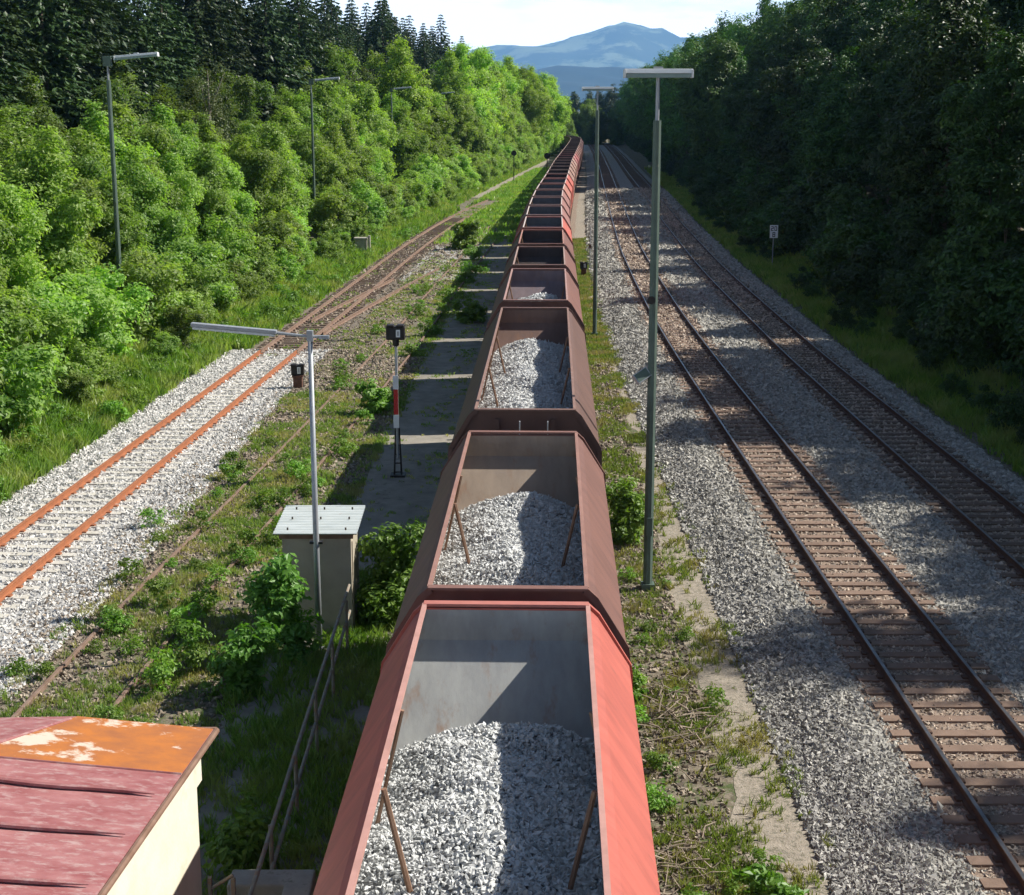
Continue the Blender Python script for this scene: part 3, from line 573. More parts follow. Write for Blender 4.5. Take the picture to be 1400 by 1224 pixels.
b = MB(); b.box(-.25, .25, -.17, .15, 3.78, 4.14); b.box(-.24, -.03, -.2, .12, 4.12, 4.19); b.box(.03, .24, -.2, .12, 4.12, 4.19); b.tube([(0, 0, 3.6), (0, 0, 3.8)], .09, 10); b.build('signal_box', M['black'], t, bevel=.03)
b = MB(); b.box(.02, .13, -.182, -.174, 3.86, 4.06, 0); b.box(.05, .10, -.188, -.183, 3.90, 4.02, 1); b.build('lens_plate', [M['signal_white'], M['galv']], t)
t = empty('distance_sign', (16.72, 96.4, tz(16.72, 96.4))); z = 2.42 - t.location.z; tag(t, 'white distance sign with two rows of digits on a thin post in the shaded grass', 'sign')
b = MB(); b.tube([(-.04, .03, -.2), (0, .03, z - .05)], .03, 8); b.build('post', M['galv'], t)
b = MB(); b.box(-.26, .26, -.012, .0, z - .82, z); b.build('board', M['signal_white'], t, bevel=.004)
b = MB(); seven(b, '2', -.11, z - .22, .12, .24, -.013, 0, .022); seven(b, '0', .11, z - .22, .12, .24, -.013, 0, .022); seven(b, '8', 0, z - .60, .13, .26, -.013, 0, .024); b.build('digits', M['black'], t)
t = empty('marker_post', (5.0, 96.5, -.42)); tag(t, 'thin bare marker post beside the farther T-shaped lamp', 'post')
b = MB(); b.tube([(0, 0, -.1), (0, 0, 2.8)], .035, 8); b.build('post', M['galv'], t); b = MB(); b.box(-.07, .07, -.05, .05, 1.4, 1.6); b.build('bracket', M['rustbox'], t)
for (x, y, h, lab) in ((.25, 203, 4.0, 'distant black disc signal on a thin post by the hedge path'), (4.1, 178, 4.4, 'distant black disc signal close to the left side of the train')):
    t = empty('disc_signal', (x, y, -.14)); tag(t, lab, 'signal'); b = MB(); b.tube([(0, 0, -.1), (0, 0, h - .3)], .06, 8); b.build('post', M['black'], t)
    b = MB(); b.tube([(0, -.06, h), (0, .06, h)], .36, 16); b.box(-.2, .2, -.05, .2, h - .15, h + .1); b.build('disc', M['black'], t)
# concrete box in the hedge
t = empty('concrete_box', (-10.35, 103.5, tz(-10.35, 103.5) + .2)); tag(t, 'small grey concrete box with a lid at the foot of the left hedge', 'box')
b = MB(); b.box(-.40, .40, -.35, .35, -.5, .85); b.build('body', M['concrete'], t, bevel=.02); b = MB(); b.box(-.47, .47, -.42, .42, .853, .97); b.build('lid', M['concrete'], t, bevel=.02)
b = MB(); b.box(.5, .62, -.2, .2, -.5, 1.1); b.build('side_slab', M['concrete'], t)

# ------------------------------------------------------------------ shed
t = empty('equipment_shed', (-3.70, 27.95, -.14)); tag(t, 'narrow grey-beige shed with a pale corrugated flat roof beside the train', 'shed')
b = MB(); b.box(-.65, .65, -.68, .68, -.1, 1.90); b.box(-.665, .665, -.695, .695, -.1, .12); b.build('wall', M['shed_wall'], t)
b = MB(); b.box(.652, .668, -.55, .35, .15, 1.8); b.box(.668, .69, .22, .28, .9, 1.05); b.build('door', M['shed_wall'], t)
b = MB(); nn = 72; ys = [-.84 + 1.74 * k / nn for k in range(nn + 1)]
vs = []
for (xx) in (-.80, .78):
    for k, yy in enumerate(ys): vs.append((xx, yy, 2.02 + .018 * math.cos(k / nn * 2 * math.pi * 11) + (yy + .84) * .05 + (.8 - xx) * .0))
m_ = nn + 1; fs = [(k, m_ + k, m_ + k + 1, k + 1) for k in range(nn)]
vs2 = [(x, y, z - .012) for x, y, z in vs]; b.add(vs + vs2, fs + [(a + 2 * m_, d + 2 * m_, c + 2 * m_, bb + 2 * m_) for (a, bb, c, d) in fs] + [(0, 2 * m_, 3 * m_, m_), (nn, m_ + nn, 3 * m_ + nn, 2 * m_ + nn)])
rf = b.build('roof', M['shed_roof'], t)
b = MB(); b.box(-.70, .70, -.72, -.67, 1.9, 1.99); b.box(-.70, .70, .67, .72, 1.9, 2.02); b.build('roof_batten', M['brownwood'], t)
b = MB()
for xx in (-.55, 0, .55):
    for yy in (-.6, .05, .65): b.tube([(xx, yy, 2.03 + (yy + .84) * .05), (xx, yy, 2.075 + (yy + .84) * .05)], .018, 6)
b.build('roof_bolt', M['under'], rf)

# ------------------------------------------------------------------ railing, pier, ladder and the red roofed building
t = empty('railing', (-3.03, 0, -.14)); tag(t, 'low two-bar weathered railing running beside the train towards the shed', 'railing')
for h in (.55, 1.06):
    b = MB(); b.tube([(.06, 12.5, h), (.03, 17, h), (0.0, 20.4, h), (0, 20.6, h), (-.04, 27.0, h)], .028, 8); b.build('bar', M['handrail'], t)
for y in (17.3, 19.5, 21.7, 23.9, 26.1):
    b = MB(); b.tube([(0, y, -.05), (0, y, 1.06)], .03, 8); b.build('post', M['handrail'], t)
b = MB(); b.box(-3.42, -2.40, 16.35, 16.75, -.4, .62); b.box(-2.72, -2.38, 15.2, 16.349, -.4, .66)
tag(b.build('concrete_wall', M['concrete'], bevel=.03), 'low mossy concrete corner wall under the end of the railing', 'wall')
t = empty('steel_ladder', (-3.22, 15.2, 0)); tag(t, 'rusty steel ladder frame fixed beside the corner of the white building', 'ladder')
for xx in (-.14, .12):
    b = MB(); b.box(xx - .02, xx + .02, -.03, .03, -.3, 1.35); b.build('stile', M['handrail'], t)
for k in range(4):
    b = MB(); b.tube([(-.14, 0, -.05 + k * .42), (.12, 0, .12 + k * .42)], .02, 6); b.build('rung', M['handrail'], t)

t = empty('signal_building', (0, 0, 0)); tag(t, 'white building with a faded red sheet metal roof and one rusty orange panel', 'building')
E = Vector((-3.30, 15.48, 3.0)); Fp = Vector((-4.78, 15.48, 3.148)); G = Vector((-6.55, 13.0, 3.42)); Nn = Vector((-4.02, 7.5, 3.0)); Gn = Vector((-7.3, 7.5, 3.42))
Lf = Vector((-9.0, 15.5, 3.06)); Ln = Vector((-9.5, 7.5, 3.05))
def thick(b, P, th=.03, mi=0): pane(b, P, th, mi)
def lerp(a, c, k): return a + (c - a) * k
b = MB()
# right plane as panels between the standing seams; the farthest one is the bare rusted sheet
def on_plane(x, y):      # height of the right roof plane
    s = (y - Nn.y) / (E.y - Nn.y); xe = Nn.x + (E.x - Nn.x) * s; return 3.0 + (xe - x) * .10
def eave(y): return Nn.x + (E.x - Nn.x) * (y - Nn.y) / (E.y - Nn.y)
def hipx(y): return Fp.x + (G.x - Fp.x) * min(1, (15.5 - y) / 2.5) + (Gn.x - G.x) * max(0, (13.0 - y) / 5.5)
def quad(b, pts, mi): b.add(pts, [tuple(range(len(pts)))], mi)
ysm = [15.48, 14.32, 13.78, 12.92, 11.98, 11.1, 10.2, 9.3, 8.4, 7.5]
def skew(y, x): return y + (x - eave(y)) * -.085        # seams run square to the eave
for j in range(len(ysm) - 1):
    ya, yb = ysm[j], ysm[j + 1]; pts = []
    xl_a, xl_b = hipx(ya), hipx(yb)
    P = [(eave(ya), ya), (xl_a, ya), (xl_b, yb), (eave(yb), yb)]
    top = [Vector((x, y, on_plane(x, y))) for x, y in P]; bot = [p - Vector((0, 0, .03)) for p in top]
    quad(b, top, 1 if j == 0 else 0); quad(b, bot[::-1], 0)
    b.add([top[3], top[0], bot[0], bot[3]], [(0, 1, 2, 3)], 0)
    if j == 0: b.add([top[0], top[1], bot[1], bot[0]], [(0, 1, 2, 3)], 0)
lp = [Fp, Lf, Ln, Vector((Gn.x, Gn.y, on_plane(Gn.x, Gn.y))), Vector((G.x, G.y, on_plane(G.x, G.y)))]
lp[0] = Vector((Fp.x, Fp.y, on_plane(Fp.x, Fp.y) - .0))
quad(b, [lp[0], lp[1], lp[4]], 0); quad(b, [lp[4], lp[1], lp[2], lp[3]], 0)
rf = b.build('roof', [M['roof_red'], M['roof_rust']], t)
b = MB()
for j, ys_ in enumerate(ysm[2:-1]):
    xa_, xb_ = eave(ys_) - .10, hipx(ys_) + .05
    pts = [Vector((xa_ + (xb_ - xa_) * k / 8, ys_ + .02 * math.sin(k * 1.3 + j), on_plane(xa_ + (xb_ - xa_) * k / 8, ys_) + .03)) for k in range(9)]
    b.tube(pts, [.006] + [.028] * 8, 6)
b.tube([lp[0] + Vector((-.06, -.08, .0)), lp[4] + Vector((0, 0, .0)), lp[3] + Vector((0, 0, .0))], .022, 6)
b.tube([Vector((eave(14.32), 14.32, on_plane(eave(14.32), 14.32) + .004)), Vector((hipx(14.32), 14.32, on_plane(hipx(14.32), 14.32) + .004))], .012, 5)
b.build('seam', M['roof_red'], rf)
b = MB(); b.tube([E + Vector((.03, .02, -.03)), Nn + Vector((.03, 0, -.03))], .035, 8); b.box(-9.0, E.x + .03, 15.49, 15.53, 2.93, 3.0); b.build('fascia', M['brownwood'], t)
wx = lambda y: eave(y) - .16
b = MB(); b.add([(wx(15.3), 15.3, -.5), (wx(7.5), 7.5, -.5), (-9.2, 7.5, -.5), (-9.2, 15.3, -.5), (wx(15.3), 15.3, 2.94), (wx(7.5), 7.5, 2.94), (-9.2, 7.5, 2.94), (-9.2, 15.3, 2.94)],
     [(0, 1, 5, 4), (1, 2, 6, 5), (2, 3, 7, 6), (3, 0, 4, 7), (4, 5, 6, 7), (0, 3, 2, 1)])
b.build('wall', M['plaster'], t)
b = MB(); b.add([(wx(15.3) + .05, 15.35, 2.45), (wx(7.5) + .05, 7.5, 2.45), (wx(7.5) - .1, 7.5, 2.45), (wx(15.3) - .1, 15.35, 2.45), (wx(15.3) + .05, 15.35, 2.93), (wx(7.5) + .05, 7.5, 2.93), (wx(7.5) - .1, 7.5, 2.93), (wx(15.3) - .1, 15.35, 2.93)],
     [(0, 1, 5, 4), (1, 2, 6, 5), (2, 3, 7, 6), (3, 0, 4, 7), (4, 5, 6, 7), (0, 3, 2, 1)])
b.build('cornice', M['plaster'], t)

# ------------------------------------------------------------------ plants
def leaves(name, P, Nrm, size, m, seed, parent=None, asp=.55):
    """leaf-sized folded quads at P facing about Nrm"""
    r = np.random.default_rng(seed); n = len(P); Nn = Nrm / np.maximum(np.linalg.norm(Nrm, axis=1, keepdims=True), 1e-6)
    a = r.normal(size=(n, 3)); a -= (a * Nn).sum(1, keepdims=True) * Nn; a /= np.maximum(np.linalg.norm(a, axis=1, keepdims=True), 1e-6)
    b = np.cross(Nn, a); s = (size * (0.65 + .7 * r.random(n)))[:, None]
    V = np.stack([P - a * s * .5, P + b * s * .5 * asp + Nn * s * .08 - a * s * .05, P + a * s * .5 - Nn * s * .06, P - b * s * .5 * asp + Nn * s * .08 - a * s * .05], 1)
    F = (np.arange(4)[None] + (np.arange(n) * 4)[:, None])
    return np_mesh(name, V.reshape(-1, 3), F, m, parent)
def crown_points(blobs, nclump, per, cr, r, hollow=.55):
    """leaf clumps spread through the shells of several ellipsoids"""
    vol = np.array([b[3] * b[4] * b[5] for b in blobs]) ** .67; pick = r.choice(len(blobs), nclump, p=vol / vol.sum()); B = np.array(blobs)[pick]
    d = r.normal(size=(nclump, 3)); d /= np.linalg.norm(d, axis=1, keepdims=True); rad = hollow + (1 - hollow) * r.random(nclump) ** .6; rad *= 1 + .14 * r.normal(size=nclump)
    c = B[:, :3] + d * B[:, 3:] * rad[:, None]
    P = np.repeat(c, per, 0); dd = np.repeat(d, per, 0); cs = np.repeat(cr * (.6 + .8 * r.random(nclump)), per)[:, None]
    off = r.normal(size=P.shape); off /= np.linalg.norm(off, axis=1, keepdims=True); off *= r.random((len(P), 1)) ** .5
    off[:, 2] *= .65; P = P + off * cs
    nr = dd * .7 + off * .5 + np.array([0, 0, .75]) + r.normal(0, .45, P.shape)
    return P, nr
def make_tree(kind, h, seed, cat='tree', crown_w=.3, base=.12, leaf=.2, nclump=420, per=42, cr=.5, m='leaf_hedge', bark='bark', nb=9, trunk=.018):
    r = np.random.default_rng(seed); t = empty(kind); H = h
    blobs = []
    for k in range(nb):
        f = base + (1 - base) * (k + .5) / nb; a = r.random() * 6.283; w_ = crown_w * H * (math.sin(math.pi * min(1, (f - base) / (1 - base) * .86 + .14)) ** .6)
        off = w_ * .45 * r.random(); rx = w_ * (.55 + .3 * r.random()); blobs.append((off * math.cos(a), off * math.sin(a), H * f * .93, rx, rx * (.85 + .3 * r.random()), H * (.10 + .05 * r.random())))
    for k in range(nb // 2 + 2):
        f = base + (1 - base) * (.12 + .75 * r.random()); a = r.random() * 6.283; w_ = crown_w * H * (.55 + .3 * r.random()); rr = crown_w * H * (.22 + .18 * r.random())
        blobs.append((w_ * math.cos(a), w_ * math.sin(a), H * f, rr, rr, rr * .8))
    P, nr = crown_points(blobs, nclump, per, cr, r); ok = P[:, 2] > .02; P = P[ok]; nr = nr[ok]
    b = MB(); tr = trunk * H; lean = r.normal(0, .02 * H, 2)
    pts = [(lean[0] * (q / 5) ** 2, lean[1] * (q / 5) ** 2, -.3 + (H * .86 + .3) * q / 5) for q in range(6)]
    b.tube(pts, [tr, tr * .85, tr * .7, tr * .5, tr * .32, tr * .12], 7)
    for q in range(min(len(blobs), 12)):
        bx = blobs[q]; z0 = max(.15 * H, bx[2] - .22 * H); k = z0 / H; b.tube([(lean[0] * k * k, lean[1] * k * k, z0), ((bx[0]) * .5, bx[1] * .5, (z0 + bx[2]) / 2), (bx[0], bx[1], bx[2])], [tr * .35, tr * .22, tr * .07], 5)
    b.build('trunk', M[bark], t, smooth=True)
    leaves('crown', P, nr, leaf, M[m], seed + 1, t)
    return t
def make_spruce(h, seed, m='needle'):
    r = np.random.default_rng(seed); t = empty('spruce_tree'); b = MB(); b.tube([(0, 0, -.4), (0, 0, h * .5), (0, 0, h * .97)], [.014 * h, .008 * h, .001 * h], 7); b.build('trunk', M['bark'], t)
    P = []; A = []; S = []
    nw = int(h * 2.1); cz = np.linspace(.12 * h, .985 * h, nw)
    for i, z in enumerate(cz):
        f = (h - z) / h; rad = (.29 * h) * f ** .8 * (.85 + .3 * r.random()) + .12; nbr = 11 if f > .3 else 7; a0 = r.random() * 6.28
        for k in range(nbr):
            a = a0 + 6.283 * k / nbr + r.normal(0, .15); ln = rad * (.7 + .45 * r.random()); m_ = max(4, int(ln * 12))
            tt = np.sqrt(r.random(m_)); drop = .32 * ln * tt ** 1.5 - .10 * ln * tt ** 4
            side = r.normal(0, .11, m_) * ln * (1.15 - tt)
            x = np.cos(a) * tt * ln - np.sin(a) * side; y = np.sin(a) * tt * ln + np.cos(a) * side
            P.append(np.stack([x, y, z - drop + r.normal(0, .05, m_)], -1)); A.append(np.stack([np.cos(a) + r.normal(0, .5, m_), np.sin(a) + r.normal(0, .5, m_), -.45 + r.normal(0, .25, m_)], -1)); S.append(np.full(m_, .38 + .36 * f))
    P = np.concatenate(P); A = np.concatenate(A); S = np.concatenate(S); A /= np.linalg.norm(A, axis=1, keepdims=True); n = len(P)
    up = np.array([0, 0, 1.]) + r.normal(0, .35, (n, 3)); sd = np.cross(A, up); sd /= np.linalg.norm(sd, axis=1, keepdims=True); s = S[:, None]
    V = np.stack([P - A * s * .5, P + sd * s * .22, P + A * s * .6, P - sd * s * .22], 1); F = (np.arange(4)[None] + (np.arange(n) * 4)[:, None])
    V2 = V.reshape(-1, 3); V2[:, 2] = np.minimum(V2[:, 2], h + .1)
    np_mesh('crown', V2, F, M[m], t); return t

used = set()
def place(proto, x, y, label, cat, group, s=1.0, sz=None, rz=None, color=None, z=None):
    o = proto if proto.name not in used else copy_tree(proto); used.add(proto.name)
    o.location = (x, y, (tz(x, y) - .05) if z is None else z); o.rotation_euler = (0, 0, random.uniform(0, 6.28) if rz is None else rz); o.scale = (s, s, sz or s); tag(o, label, cat, group)
    if color is not None:
        for c in o.children:
            if c.name.startswith(('crown', 'leaves')): c.color = C4(color)
    return o
shrubs = [make_tree('shrub', 3.4, 100 + i, crown_w=.46, base=.04, leaf=.17, nclump=230, per=34, cr=.33, nb=5, trunk=.012) for i in range(4)]
hedge = [make_tree('hedge_tree', 8.0, 120 + i, crown_w=.28, base=.03, leaf=.19, nclump=760, per=42, cr=.46, nb=9) for i in range(5)]
broad = [make_tree('broadleaf_tree', 14.0, 140 + i, crown_w=.24, base=.05, leaf=.25, nclump=900, per=38, cr=.62, nb=10) for i in range(4)]
forest = [make_tree('forest_tree', 15.0, 160 + i, crown_w=.25, base=.22, leaf=.27, nclump=760, per=36, cr=.62, nb=9, m='leaf_forest', bark='bark_pale' if i == 1 else 'bark') for i in range(5)]
under = [make_tree('forest_bush', 2.8, 180 + i, crown_w=.5, base=.02, leaf=.17, nclump=170, per=32, cr=.32, nb=4, m='leaf_forest', trunk=.012) for i in range(3)]
spruces = [make_spruce(22, 200 + i) for i in range(4)]

def along(y0, y1, step, jit=.3):
    y = y0
    while y < y1: yield y + random.uniform(-jit, jit) * step; y += step
def zone(y, side):
    if side < 0:
        for lim, w_ in ((50, 'beside the orange rails'), (66, 'around the nearest hedge lamp'), (90, 'beyond the orange rails'), (118, 'around the concrete box'), (150, 'past the concrete box'), (190, 'by the third hedge lamp'), (235, 'beside the far wagons')):
            if y < lim: return w_
        return 'where the train bends away'
    for lim, w_ in ((40, 'nearest the camera'), (60, 'across from the tall green lamp'), (85, 'just before the distance sign'), (110, 'behind the distance sign'), (150, 'past the distance sign'), (210, 'halfway to the bend')):
        if y < lim: return w_
    return 'near the far bend'
def tone(c): return 'deep green' if c < .72 else ('dark' if c < .85 else ('mid green' if c < 1.0 else 'light'))
def blocked(x, y, rad=1.3):       # keep the hedge lamps in view
    for (lx, ly, _) in HL:
        if ly - 22 < y < ly + 1.5 and abs(x - lx * y / ly) < rad: return True
    if 84 < y < 104.5 and abs(x + 10.4 * y / 103.5) < 1.0: return True
    return False
GL = 'trees of the sunlit hedge left of the tracks'
# left side -------------------------------------------------------
for k in range(2):
    for y in along(34 + k, 300, 2.2 + .5 * k):
        x = float(EL(y)) - (1.5 if k else .5) + random.uniform(-.8, .6); s = (random.uniform(.8, 1.25) if k else random.uniform(.35, .7)) * (1 if y < 150 else 1.25)
        if blocked(x, y, .6): continue
        c = random.uniform(.8, 1.15)
        place(random.choice(shrubs), x, y, ('%s shrub in front of the hedge %s' if k else 'low %s shrub on the grassy left bank %s') % (tone(c), zone(y, -1)), 'shrub', 'shrubs along the foot of the left hedge', s, color=(c, c, c))
for y in along(36, 310, 3.7):
    x = float(EL(y)) - 4.3 + random.uniform(-.8, .8); s = random.uniform(.72, 1.02) if y < 140 else random.uniform(1.0, 1.35)
    for (lx, ly, _) in HL:
        if ly - 26 < y < ly + 1.2 and abs(x - lx * y / ly) < 2.3: x = lx * y / ly - 2.5
    c = random.uniform(.75, 1.2); place(random.choice(hedge), x, y, '%s hedge tree in the front row %s' % (tone(c), zone(y, -1)), 'tree', GL, s, color=(c, c, c * .9))
for y in along(40, 310, 4.4):
    x = float(EL(y)) - 8.5 + random.uniform(-1, 1); s = random.uniform(.9, 1.12) if y < 125 else random.uniform(1.1, 1.45)
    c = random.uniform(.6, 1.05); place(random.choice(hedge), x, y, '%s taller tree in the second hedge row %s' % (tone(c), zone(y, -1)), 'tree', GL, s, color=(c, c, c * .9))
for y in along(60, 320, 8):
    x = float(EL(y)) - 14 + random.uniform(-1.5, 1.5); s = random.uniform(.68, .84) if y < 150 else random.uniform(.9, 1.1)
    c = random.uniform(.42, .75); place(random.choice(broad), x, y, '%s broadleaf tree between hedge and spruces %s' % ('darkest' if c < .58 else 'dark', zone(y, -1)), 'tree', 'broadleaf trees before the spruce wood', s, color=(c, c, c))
for y in along(158, 340, 6.0):
    x = float(EL(y)) - 6.5 + random.uniform(-1.2, 1.2); s = random.uniform(.98, 1.2) * (1 + .12 * (y > 170)); c = random.uniform(.95, 1.3)
    if any(ly - 75 < y < ly + 3 and abs(x - lx * y / ly) < 3.6 for (lx, ly, _) in HL): s *= .62
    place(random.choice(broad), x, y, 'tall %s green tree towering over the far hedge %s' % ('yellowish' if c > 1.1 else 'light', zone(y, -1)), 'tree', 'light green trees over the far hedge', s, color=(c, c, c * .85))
GS = 'spruces of the dark wood on the left'
for row, (off, st) in enumerate(((18, 4.6), (23, 5), (29, 5.5), (37, 6.5), (47, 8))):
    for y in along(62 + row * 3, 330, st):
        x = float(EL(y)) - off + random.uniform(-2, 2)
        if x < -.36 * y - 10: continue
        q = random.uniform(.72, 1.12); c = random.uniform(.7, 1.3)
        place(random.choice(spruces), x, y, '%s %s spruce in row %s of the wood %s' % ('shorter' if q < .85 else ('tall' if q < 1 else 'very tall'), 'blackish' if c < 1 else 'dark green', ('one', 'two', 'three', 'four', 'five')[row], zone(y, -1)), 'spruce', GS, q, color=(c, c, c))
place(make_tree('bare_tree', 11.5, 300, crown_w=.2, base=.2, leaf=.12, nclump=300, per=26, cr=.6, nb=8, m='leaf_dark', bark='bark_pale'), -21.3, 108, 'greyish half-bare tree standing out against the dark spruces', 'tree', None, 1.08, color=(2.6, 1.7, 2.8))
for (x, y, q) in ((2.4, 292, 1.2), (4.6, 304, 1.15), (6.4, 312, 1.2), (8.0, 322, 1.18), (8.4, 334, 1.2), (4, 330, 1.3), (6.5, 345, 1.25)):
    place(random.choice(broad), x, y, 'light green tree at the far end of the hedge right beside the last straight wagons', 'tree', 'light green trees over the far hedge', q, color=(1.1, 1.1, .9))
# right side ------------------------------------------------------
for k in (0, 1, 2):
    for y in along(26 + k, 420 if k < 2 else 160, (3.1, 4.1, 2.4)[k]):
        x = float(ER(y)) + (2.5, 5.4, .9)[k] + random.uniform(-1, 1.2); c = random.uniform(.8, 1.5); q = random.uniform(.8, 1.4) * (1, 1.35, .38)[k]
        if 86 < y < 98 and x < 18.9: continue
        place(random.choice(under), x, y, '%s %s bush at the forest edge %s' % ('tiny low' if q < .6 else ('small' if q < 1.1 else 'big'), 'dark green' if c < 1.15 else 'brighter green', zone(y, 1)), 'bush', 'bushes at the edge of the right forest', q, color=(c, c, c * .9))
GR = 'trees of the dark forest on the right'
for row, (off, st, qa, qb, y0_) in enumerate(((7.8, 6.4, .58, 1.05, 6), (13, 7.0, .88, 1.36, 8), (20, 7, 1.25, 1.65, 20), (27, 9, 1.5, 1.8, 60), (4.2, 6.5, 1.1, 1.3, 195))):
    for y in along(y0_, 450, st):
        x = float(ER(y)) + off + random.uniform(-1.3, 1.3); c = random.uniform(.7, 1.2) * (1 + 1.5 * float(sm(130, 230, y))); q = random.uniform(qa, qb) * (1 + .18 * float(sm(140, 220, y)) * (row < 2))  # leaf colour brightens with distance, painting sunlight onto the far crowns
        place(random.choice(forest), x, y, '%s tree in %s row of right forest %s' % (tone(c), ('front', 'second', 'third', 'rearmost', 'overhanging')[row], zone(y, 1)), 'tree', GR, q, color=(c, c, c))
# far end of the corridor ------------------------------------------
for k in range(32):
    x = -16 + k * 2.2 + random.uniform(-1, 1); y = (random.uniform(372, 384) if x < 15 else random.uniform(425, 440)); c = random.uniform(.8, 1.1)
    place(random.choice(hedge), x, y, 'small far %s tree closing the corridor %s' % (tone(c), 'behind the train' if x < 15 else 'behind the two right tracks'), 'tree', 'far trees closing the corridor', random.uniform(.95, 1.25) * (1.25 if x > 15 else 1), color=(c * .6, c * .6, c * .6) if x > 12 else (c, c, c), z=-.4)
for k in range(16):
    x = 0 + k * 4.2 + random.uniform(-1, 1); y = random.uniform(500, 530)
    c = random.uniform(.6, .9); place(random.choice(forest), x, y, 'far %s tree on the skyline below the mountains' % tone(c), 'tree', 'far dark trees below the mountains', random.uniform(.9, 1.22), color=(c, c, c), z=-.4)

# individual plants near the track ----------------------------------
def bush(x, y, s, label, cat='bush', seed=1, hh=1.5, w_=.42, leaf=.13, nc=110, m='leaf_weed', c=(1, 1, 1), grp=None):
    t = make_tree('bush', hh, seed, crown_w=w_, base=.03, leaf=leaf, nclump=nc, per=22, cr=.16 * hh / 1.2, nb=5, m=m, trunk=.012); return place(t, x, y, label, cat, grp, s, color=c)
bush(2.72, 34.4, 1.0, 'leafy green bush at the foot of the nearest tall green lamp post', seed=401, hh=1.6, w_=.36, nc=150)
bush(-2.35, 27.9, 1.0, 'large dark leafy bush between the grey shed and the train', seed=402, hh=2.1, w_=.38, nc=230, c=(.8, .8, .8))
bush(-4.15, 25.9, 1.0, 'tall sapling bush in front of the grey shed wall', seed=403, hh=2.1, w_=.26, nc=120, leaf=.14, c=(.75, .85, .9))
bush(-4.5, 24.2, 1.0, 'drooping dark sapling left of the railing near the shed', seed=404, hh=1.4, w_=.42, nc=80, leaf=.14, c=(.65, .75, .8))
bush(2.12, 24.6, 1.0, 'small round bright bush touching the red wagon side', seed=405, hh=.75, w_=.42, nc=60, leaf=.09)
bush(3.35, 17.2, 1.0, 'low leafy bush at the bottom edge right of the red wagon', seed=406, hh=.8, w_=.6, nc=90, leaf=.12, c=(.8, .9, .8))
bush(-3.45, 17.9, 1.0, 'tall bright weed clump growing behind the concrete corner wall', 'weeds', seed=407, hh=1.25, w_=.4, nc=80, leaf=.12)
bush(-4.6, 48.5, 1.0, 'rounded green bush left of the train shadow', seed=408, hh=1.2, w_=.5, nc=90, leaf=.15)
bush(-2.0, 70, 1.0, 'shaded green bush on the track left of the train', seed=409, hh=1.3, w_=.6, nc=90, leaf=.18)
bush(-3.3, 108, 1.3, 'green bush growing across the end of the overgrown track', seed=410, hh=1.6, w_=.6, nc=110, leaf=.2)
weeds = [make_tree('weed', .55, 500 + i, crown_w=.65, base=.02, leaf=.075, nclump=34, per=14, cr=.12, nb=3, m='leaf_weed', trunk=.012) for i in range(4)]
wd = []
for k in range(64):
    y = 22 + 75 * random.random() ** 1.5; side = random.choice([-1.25, -.75, .75, 1.15, 1.3]); wd.append((float(XD(y)) + side + random.uniform(-.35, .35), y, random.uniform(.5, 1.25)))
for k in range(30): y = random.uniform(22, 45); wd.append((random.uniform(-9, -4.6), y, random.uniform(.5, 1.2)))
for k in range(26): y = random.uniform(16.5, 32); wd.append((random.uniform(1.75, 3.4), y, random.uniform(.4, .9)))
for k in range(12): y = random.uniform(64, 120); wd.append((float(XD(y)) + random.uniform(-.4, 1.2), y, random.uniform(1.0, 1.9)))
for k in range(110):
    y = 33 + 90 * random.random() ** 1.3; wd.append((float(EL(y)) + random.uniform(-.3, 2.2), y, random.uniform(.8, 1.7)))
for (x, y, s) in wd:
    if abs(x) > .36 * y + 1: continue
    if abs(x - XC(y)) < 2.1 and y < 62: continue
    c = random.uniform(.75, 1.15); place(random.choice(weeds), x, y, '%s %s leafy weed %s' % ('tiny' if s < .7 else ('low' if s < 1.2 else 'bushy'), tone(c), ('right of the red wagon near the footpath' if x > 1 else ('on the grassy bank under the left hedge' if x < XC(y) - 1.5 else 'beside the old rails ' + ('next to the shed' if y < 33 else ('left of the black post signal' if y < 50 else 'beyond the black post signal'))))), 'weed', 'weeds in the overgrown ground', s, color=(c, c, c))
# brush pile
r = np.random.default_rng(77)
b = MB()
for k in range(95):
    c = np.array([2.75, 23.6, -.4]) + r.normal(0, (.32, .75, 0), 3); c[2] = -.38 + abs(r.normal(0, .10)); a = r.random() * 3.14; ln = .25 + .5 * r.random(); el = r.normal(0, .3)
    d = np.array([math.cos(a) * math.cos(el), math.sin(a) * math.cos(el), math.sin(el)]) * ln; q = r.normal(0, .05, 3)
    b.tube([c - d * .5, c + q, c + d * .5], [.013, .010, .004], 4, cap=False)
tag(b.build('brush_pile', M['twig']), 'tangled pile of dry twigs between the red wagon and the footpath', 'brush pile')
b = MB()
for k in range(60):
    c = np.array([2.3, 18.8, -.4]) + r.normal(0, (.25, .5, 0), 3); c[2] = -.38 + abs(r.normal(0, .03)); a = r.random() * 3.14; ln = .2 + .4 * r.random(); d = np.array([math.cos(a), math.sin(a), r.normal(0, .2)]) * ln
    b.tube([c - d * .5, c + r.normal(0, .03, 3), c + d * .5], [.011, .009, .004], 4, cap=False)
tag(b.build('brush_pile', M['twig']), 'flat scatter of dark twigs at the bottom right of the red wagon', 'brush pile')

